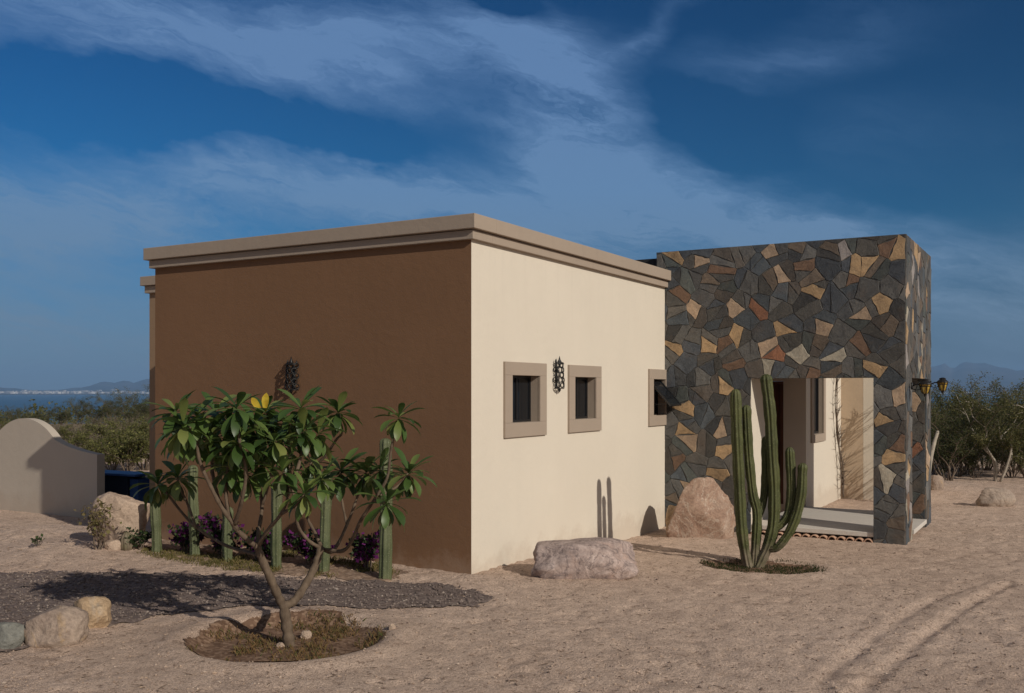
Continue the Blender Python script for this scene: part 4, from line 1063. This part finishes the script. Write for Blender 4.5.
# left scrub seen over and beside the arched wall
rl2 = random.Random(5)
lab = {id(C_): 'yellow green desert bush beyond the garden wall', id(D_): 'dry grey brown bush beyond the garden wall', id(A): 'olive desert tree in the scrub beyond the garden wall', id(E_): '', id(B): 'dark desert tree in the scrub beyond the garden wall'}
gl = {id(C_): 'yellow green bushes beyond the garden wall', id(D_): 'dry bushes beyond the garden wall', id(A): 'olive trees beyond the garden wall', id(B): 'dark trees beyond the garden wall'}
for (P_, x, y, s) in [(p_, x_, y_, s_*.8 if y_ > 426 else s_) for p_, x_, y_, s_ in [(C_, 112, 470, .85), (C_, 128, 472, .95), (C_, 145, 470, 1.1), (C_, 100, 462, .9), (C_, 120, 458, 1.0), (C_, 155, 458, 1.1), (D_, 132, 466, .9), (D_, 108, 452, 1.0), (C_, 76, 447, .8),
        (D_, 84, 444, .9), (C_, 128, 446, .9), (D_, 64, 440, .8), (D_, 140, 440, .9), (D_, 118, 436, .9), (D_, -4, 440, .7), (C_, 8, 436, .7), (D_, 100, 430, .9),
        (A, 152, 434, .62), (B, 128, 424, 1.15), (A, 112, 423, 1.35), (B, 96, 423, 1.3), (A, 80, 423, 1.2), (B, 62, 423, 1.05), (A, 46, 423, .9), (B, 30, 424, .8), (A, 14, 424, .85), (B, 0, 424, .8), (A, 142, 423, 1.4), (B, 154, 423, 1.5), (A, 166, 423, 1.5), (B, 120, 420, 1.5), (A, 134, 419.5, 1.5), (B, 148, 419, 1.7)]]:
    put(P_, x, y, s, lab[id(P_)], gl[id(P_)])
# the far wood, one mass
rs = random.Random(9); mb = MB()
for i in range(620):
    a = rs.uniform(-33, -15) if i < 380 else rs.uniform(19, 33)
    r = 120+rs.random()**1.5*650; x = CAM.x+r*math.sin(R(a-30)); y = CAM.y+r*math.cos(R(a-30)); z = H(x, y)
    h = rs.uniform(1.6, 3.6); w = rs.uniform(2, 4.5)
    for k in range(70):
        u = Vector((rs.gauss(0, 1), rs.gauss(0, 1), rs.gauss(0, 1))).normalized()*rs.random()**.4
        c = Vector((x+u.x*w*.5, y+u.y*w*.5, z+h*.5+u.z*h*.5)); d = Vector((rs.gauss(0, 1), rs.gauss(0, 1), rs.gauss(0, 1))).normalized(); e = d.orthogonal().normalized(); s = rs.uniform(.2, .5)
        mb.add([c, c+d*s*.5+e*s*.3, c+d*s, c+d*s*.5-e*s*.3], [(0, 1, 2, 3)])
tag(mb.build('scrubland', M['olive']), 'far olive scrub running down to the bay', 'scrub', kind='stuff')

# pale broken trunk and small plants
b = gp(927, 484); mb = MB(); d = depth_of(b)
P = smooth_path([b-b+Vector((0, 0, -.1)), at(930, 462, d)-b, at(934, 444, d)-b, at(938, 431, d+.05)-b], 4)
mb.tube(P, [.06-.002*i for i in range(len(P))], 8); o = mb.build('dead_trunk', M['pale_bark'], None, True); o.location = b
tag(o, 'bare pale leaning trunk standing right of the rear stone pier', 'dead tree')
b = gp(98, 549); make_bush('potted_shrub' if False else 'small_shrub', 'small yellowish shrub in front of the big pale tan boulder', 'shrub', None, b, M['dryshrub'], M['bark'], ('stems', 'foliage'), seed=71, h=.62, w=.30, stems=7, leaves=260, ls=.05, elong=1.6, trunk_r=.010)
b = gp(127, 549); mb = MB(); mb.tube([(0, 0, -.03), (0, 0, .05), (0, 0, .14), (0, 0, .20), (0, 0, .235), (0, 0, .25)], [.075, .095, .10, .075, .04, .004], 36, prof=lambda k, i: (1, .9, .8, .9)[k % 4])
o = mb.build('barrel_cactus', M['cardon'], None, True); o.location = b; o.scale = (.8, .8, .85); tag(o, 'small round barrel cactus at the foot of the big pale tan boulder', 'cactus')
b = gp(140, 549); make_bush('small_shrub', 'small dark shrub right of the barrel cactus, at the boulder foot', 'shrub', None, b, M['boug_leaf'], M['bark'], ('stems', 'foliage'), seed=72, h=.26, w=.36, stems=8, leaves=300, ls=.05, trunk_r=.007)
b = gp(38, 546); make_bush('weed', 'tiny dark weed on the sand mound before the garden wall', 'plant', None, b, M['boug_leaf'], M['bark'], ('stems', 'foliage'), seed=73, h=.12, w=.3, stems=6, leaves=60, ls=.04, trunk_r=.004)
# bare climbers on the walls behind the porch
def vine(name, label, pts, seed, rad=.017, tw=26):
    rnd = random.Random(seed); b = Vector(pts[0]); mb = MB(); tw_ = MB()
    for s in range(3):
        P = smooth_path([Vector(p)-b+Vector((rnd.uniform(-.02, .05), rnd.uniform(-.05, .05), 0))*(1 if i else .3) for i, p in enumerate(pts)], 5)
        mb.tube(P, [rad*(1-.6*i/(len(P)-1)) for i in range(len(P))], 6)
        for _ in range(tw):
            o0 = P[rnd.randint(2, len(P)-1)]; d = Vector((abs(rnd.gauss(.05, .06)), rnd.gauss(0, .20), rnd.uniform(-.02, .30)))
            tw_.tube([o0, o0+d*.5+Vector((0, rnd.gauss(0, .03), 0)), o0+d], [.007, .005, .002], 4)
    t = tag(empty(name, b), label, 'vine'); mb.build('stems', M['bark'], t, True); tw_.build('twigs', M['bark'], t, True)
vine('climbing_vine', 'bare climbing vine on the cream wall right of the tall window', [(1.62, 10.95, -.12), (1.58, 10.85, .5), (1.56, 10.7, 1.1), (1.57, 10.5, 1.7), (1.58, 10.6, 2.4)], 3)
vine('climbing_vine', 'bare climbing vine hanging beside the front stone pier, on the far cream wall', [(2.03, 11.75, -.12), (1.99, 11.7, .6), (2.0, 11.85, 1.3), (1.99, 11.55, 2.0), (1.98, 11.45, 2.9)], 4)
vine('bare_shrub', 'leafless shrub behind the porch in front of the tan wall', [(2.55, 10.85, -.15), (2.6, 10.9, .4), (2.45, 10.85, 1.1), (2.6, 10.95, 1.9)], 6, .014, 60)

# ------------------------------------------------------------------ grass and ground cover
def tufts(name, pts, blades, h, w, material, label, cat='grass'):
    mb = MB(); rnd = random.Random(len(pts))
    for x, y, z in pts:
        for _ in range(blades):
            a = rnd.random()*6.28; lean = rnd.uniform(.1, .9); hh = h*rnd.uniform(.4, 1.2); bx, by = x+rnd.gauss(0, .03), y+rnd.gauss(0, .03)
            dx, dy = math.cos(a), math.sin(a); sx, sy = -dy*w, dx*w
            mb.add([(bx-sx, by-sy, z-.01), (bx+sx, by+sy, z-.01), (bx+dx*lean*hh*.5+sx*.6, by+dy*lean*hh*.5+sy*.6, z+hh*.6), (bx+dx*lean*hh, by+dy*lean*hh, z+hh*.85), (bx+dx*lean*hh*.5-sx*.6, by+dy*lean*hh*.5-sy*.6, z+hh*.6)], [(0, 1, 2, 3, 4)])
    return tag(mb.build(name, material), label, cat, kind='stuff')
def ring_pts():
    a = random.random()*6.28; r = .76*math.sqrt(random.random()); x, y = TREE[0]+r*math.cos(a), TREE[1]+r*math.sin(a)
    k = vnoise(np.array([x*4]), np.array([y*4]), 77)[0]
    return (x, y) if k > .40 and r > .12 else None
tufts('dry_grass', scatter(420, ring_pts), 5, .055, .003, M['drygrass'], 'dry grass and weeds in the round basin under the leafy tree')
bp = [gp(*p).xy[:] for p in [(146, 548), (190, 552), (240, 558), (280, 566), (282, 574), (220, 568), (160, 559), (140, 553)]]
def in_bed():
    x = random.uniform(-5, -1); y = random.uniform(-2.5, 0)
    return (x, y) if inpoly(np.array([x]), np.array([y]), bp)[0] else None
tufts('ground_cover', scatter(480, in_bed), 6, .04, .004, M['groundcover'], 'yellow green creeping ground cover at the feet of the post cacti', 'ground cover')
def in_cact():
    a = random.random()*6.28; r = .70*math.sqrt(random.random()); x, y = CACT[0]+.12+r*math.cos(a), CACT[1]+r*math.sin(a)*.95
    k = vnoise(np.array([x*5]), np.array([y*5]), 3)[0]; return (x, y) if k > .3 else None
tufts('weeds', scatter(420, in_cact), 6, .035, .004, M['darkcover'], 'dark creeping weeds around the foot of the column cactus', 'weeds')
def bits():
    x = random.uniform(-3, 1); y = random.uniform(-1.4, -.1)
    return (x, y) if inpoly(np.array([x]), np.array([y]), bed_poly)[0] and vnoise(np.array([x*3]), np.array([y*3]), 5)[0] > .6 else None
tufts('grass', scatter(260, bits), 8, .06, .004, M['groundcover'], 'short green grass clumps in the bed before the brown wall')

# ------------------------------------------------------------------ camera, sun, sky
cam = bpy.data.cameras.new('camera'); co = bpy.data.objects.new('camera', cam); col.objects.link(co)
co.location = CAM; co.rotation_euler = (R(90), 0, math.atan2(.5005, .8657))
cam.sensor_width = 36; cam.lens = 36*F/1024; cam.shift_y = 44.5/1024; cam.clip_start = .05; cam.clip_end = 60000
scene.camera = co
SUN = Vector((.942, -.336, 0)).normalized(); EL = R(28.5)
sd = Vector((SUN.x*math.cos(EL), SUN.y*math.cos(EL), math.sin(EL)))
sun = bpy.data.lights.new('sun', 'SUN'); sun.energy = 3.6; sun.angle = R(.53); sun.color = (1, .93, .82)
so = bpy.data.objects.new('sun', sun); col.objects.link(so); so.rotation_euler = sd.to_track_quat('Z', 'Y').to_euler(); so.location = (20, -10, 20)

world = bpy.data.worlds.new('World'); scene.world = world; world.use_nodes = True
wn = N(world); nt = world.node_tree; bg = nt.nodes['Background']
sky = wn.new('ShaderNodeTexSky', sky_type='NISHITA'); sky.sun_disc = False; sky.sun_elevation = EL
sky.sun_rotation = math.atan2(SUN.x, SUN.y); sky.altitude = 100; sky.air_density = 1.0; sky.dust_density = .25; sky.ozone_density = 3.0
tc = wn.new('ShaderNodeTexCoord'); vr = wn.new('ShaderNodeVectorRotate', rotation_type='Z_AXIS'); vr.inputs['Angle'].default_value = -math.atan2(.5005, .8657)
nt.links.new(tc.outputs['Generated'], vr.inputs['Vector'])
sx = wn.new('ShaderNodeSeparateXYZ'); nt.links.new(vr.outputs[0], sx.inputs[0])
U = wn.math('ARCTAN2', sx.outputs[0], sx.outputs[1]); V = wn.math('ARCSINE', sx.outputs[2])
cmb = wn.new('ShaderNodeCombineXYZ'); nt.links.new(U, cmb.inputs[0]); nt.links.new(V, cmb.inputs[1])
uv = cmb.outputs[0]
def wmap(v, loc, rot, sc, typ='TEXTURE'):
    m = wn.new('ShaderNodeMapping', vector_type=typ); m.inputs['Location'].default_value = (*loc, 0); m.inputs['Rotation'].default_value = (0, 0, rot); m.inputs['Scale'].default_value = (*sc, 1)
    nt.links.new(v, m.inputs[0]); return m.outputs[0]
# warp for ragged edges
nz = wn.new('ShaderNodeTexNoise'); nz.inputs['Scale'].default_value = 6; nz.inputs['Detail'].default_value = 6; nz.inputs['Roughness'].default_value = .6
nt.links.new(wmap(uv, (0, 0), R(-14), (1.9, .8)), nz.inputs['Vector'])
sv = wn.new('ShaderNodeVectorMath', operation='SUBTRACT'); nt.links.new(nz.outputs['Color'], sv.inputs[0]); sv.inputs[1].default_value = (.5, .5, .5)
ml = wn.new('ShaderNodeVectorMath', operation='SCALE'); nt.links.new(sv.outputs[0], ml.inputs[0]); ml.inputs['Scale'].default_value = .16
ad = wn.new('ShaderNodeVectorMath', operation='ADD'); nt.links.new(uv, ad.inputs[0]); nt.links.new(ml.outputs[0], ad.inputs[1]); wuv = ad.outputs[0]
def blob(px, py, rx, ry, rot, amp):
    u = math.atan((px-512)/F); v = math.atan((391-py)/F*math.cos(u))
    g = wn.new('ShaderNodeTexGradient', gradient_type='QUADRATIC_SPHERE'); nt.links.new(wmap(wuv, (u, v), R(-rot), (rx/F, ry/F)), g.inputs[0])
    return wn.math('MULTIPLY', g.outputs['Fac'], amp)
tot = None
for b_ in [(120, 48, 360, 62, 2, .55), (330, 60, 260, 70, 10, .45), (560, 150, 150, 90, 40, .6), (330, 190, 330, 60, 4, .5), (230, 28, 560, 85, 3, 1.3), (520, 70, 200, 95, 35, .75), (590, 120, 170, 90, 45, .9), (690, 205, 300, 62, 14, 1.5), (800, 228, 190, 34, 6, .9), (420, 205, 420, 75, 3, 1.35), (60, 215, 380, 75, -4, 1.2),
           (560, 240, 330, 90, 4, .8), (150, 112, 260, 52, 4, -1.7), (330, 140, 190, 40, 14, -1.0), (500, 2, 60, 34, 25, -1.4), (700, 120, 150, 80, 30, -.6), (780, 48, 230, 40, -5, .45), (640, 40, 120, 26, -40, .5),
           (880, 130, 260, 70, 0, .16), (1000, 310, 360, 110, 0, 1.2), (800, 270, 420, 60, 0, .5), (30, 330, 380, 120, 0, 1.2), (-300, 150, 500, 160, 5, .9), (1400, 200, 400, 120, 0, .6), (600, -300, 900, 160, 8, .6)]:
    k = blob(*b_); tot = k if tot is None else wn.math('ADD', tot, k)
fib = wn.noise(wmap(uv, (0, 0), R(-12), (.34, .075)), 1.5, 9, .60, .9)
fib2 = wn.noise(wmap(wuv, (.3, .1), R(-28), (.15, .05)), 1.3, 8, .58, .5)
fib3 = wn.noise(wmap(wuv, (.1, .2), R(-9), (.11, .014)), 1.6, 10, .70, .9)
fb = wn.math('ADD', wn.math('MULTIPLY', wn.ramp(fib3, [(.38, (0, 0, 0)), (.62, (1, 1, 1))]), .62), wn.math('ADD', wn.ramp(fib, [(.32, (0, 0, 0)), (.68, (1, 1, 1))]), wn.math('MULTIPLY', wn.ramp(fib2, [(.34, (0, 0, 0)), (.7, (1, 1, 1))]), .5)))
dens = wn.math('MULTIPLY', tot, wn.math('ADD', wn.math('MULTIPLY', fb, .62), .26), clamp=True)
dens = wn.math('MULTIPLY', dens, .92)
tint = wn.ramp(V, [(.0, (.17, .26, .45)), (.06, (.15, .30, .50)), (.16, (.045, .34, .57)), (.40, (.02, .25, .49))])
lat = wn.ramp(wn.math('ADD', wn.math('MULTIPLY', U, .8), .5), [(.15, (1, 1, 1)), (.95, (.80, .72, .68))])
clear = wn.mix(1, wn.mix(1, sky.outputs[0], tint, 'MULTIPLY'), lat, 'MULTIPLY')
# deep polarised blue only well away from the sun; added bright layer over the unseen sunward sky lifts the shadows
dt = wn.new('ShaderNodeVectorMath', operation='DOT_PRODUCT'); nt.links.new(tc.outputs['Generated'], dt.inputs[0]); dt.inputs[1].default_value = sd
fill_veil = wn.mix(wn.noise(tc.outputs['Generated'], 2.2, 6, .6, .5), wn.mix(1, sky.outputs[0], (.5, .5, .5), 'MULTIPLY'), (3.6, 3.35, 3.2))
clear = wn.mix(wn.ramp(dt.outputs['Value'], [(.02, (0, 0, 0)), (.42, (1, 1, 1))]), clear, fill_veil)
low = wn.ramp(V, [(.0, (1.65, 2.4, 3.2)), (.10, (1.6, 2.65, 4.0)), (.2, (1.45, 2.75, 4.8)), (.3, (1.35, 2.55, 4.8))])
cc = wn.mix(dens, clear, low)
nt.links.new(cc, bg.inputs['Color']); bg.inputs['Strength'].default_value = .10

scene.view_settings.view_transform = 'Standard'; scene.view_settings.look = 'None'; scene.view_settings.exposure = -0.12; scene.view_settings.gamma = 1
scene.view_settings.use_curve_mapping = False
cy = scene.cycles; cy.use_denoising = True; cy.max_bounces = 6; cy.diffuse_bounces = 3; cy.glossy_bounces = 3; cy.transmission_bounces = 4; cy.transparent_max_bounces = 8; cy.volume_bounces = 0
cy.use_adaptive_sampling = True; cy.adaptive_threshold = .01
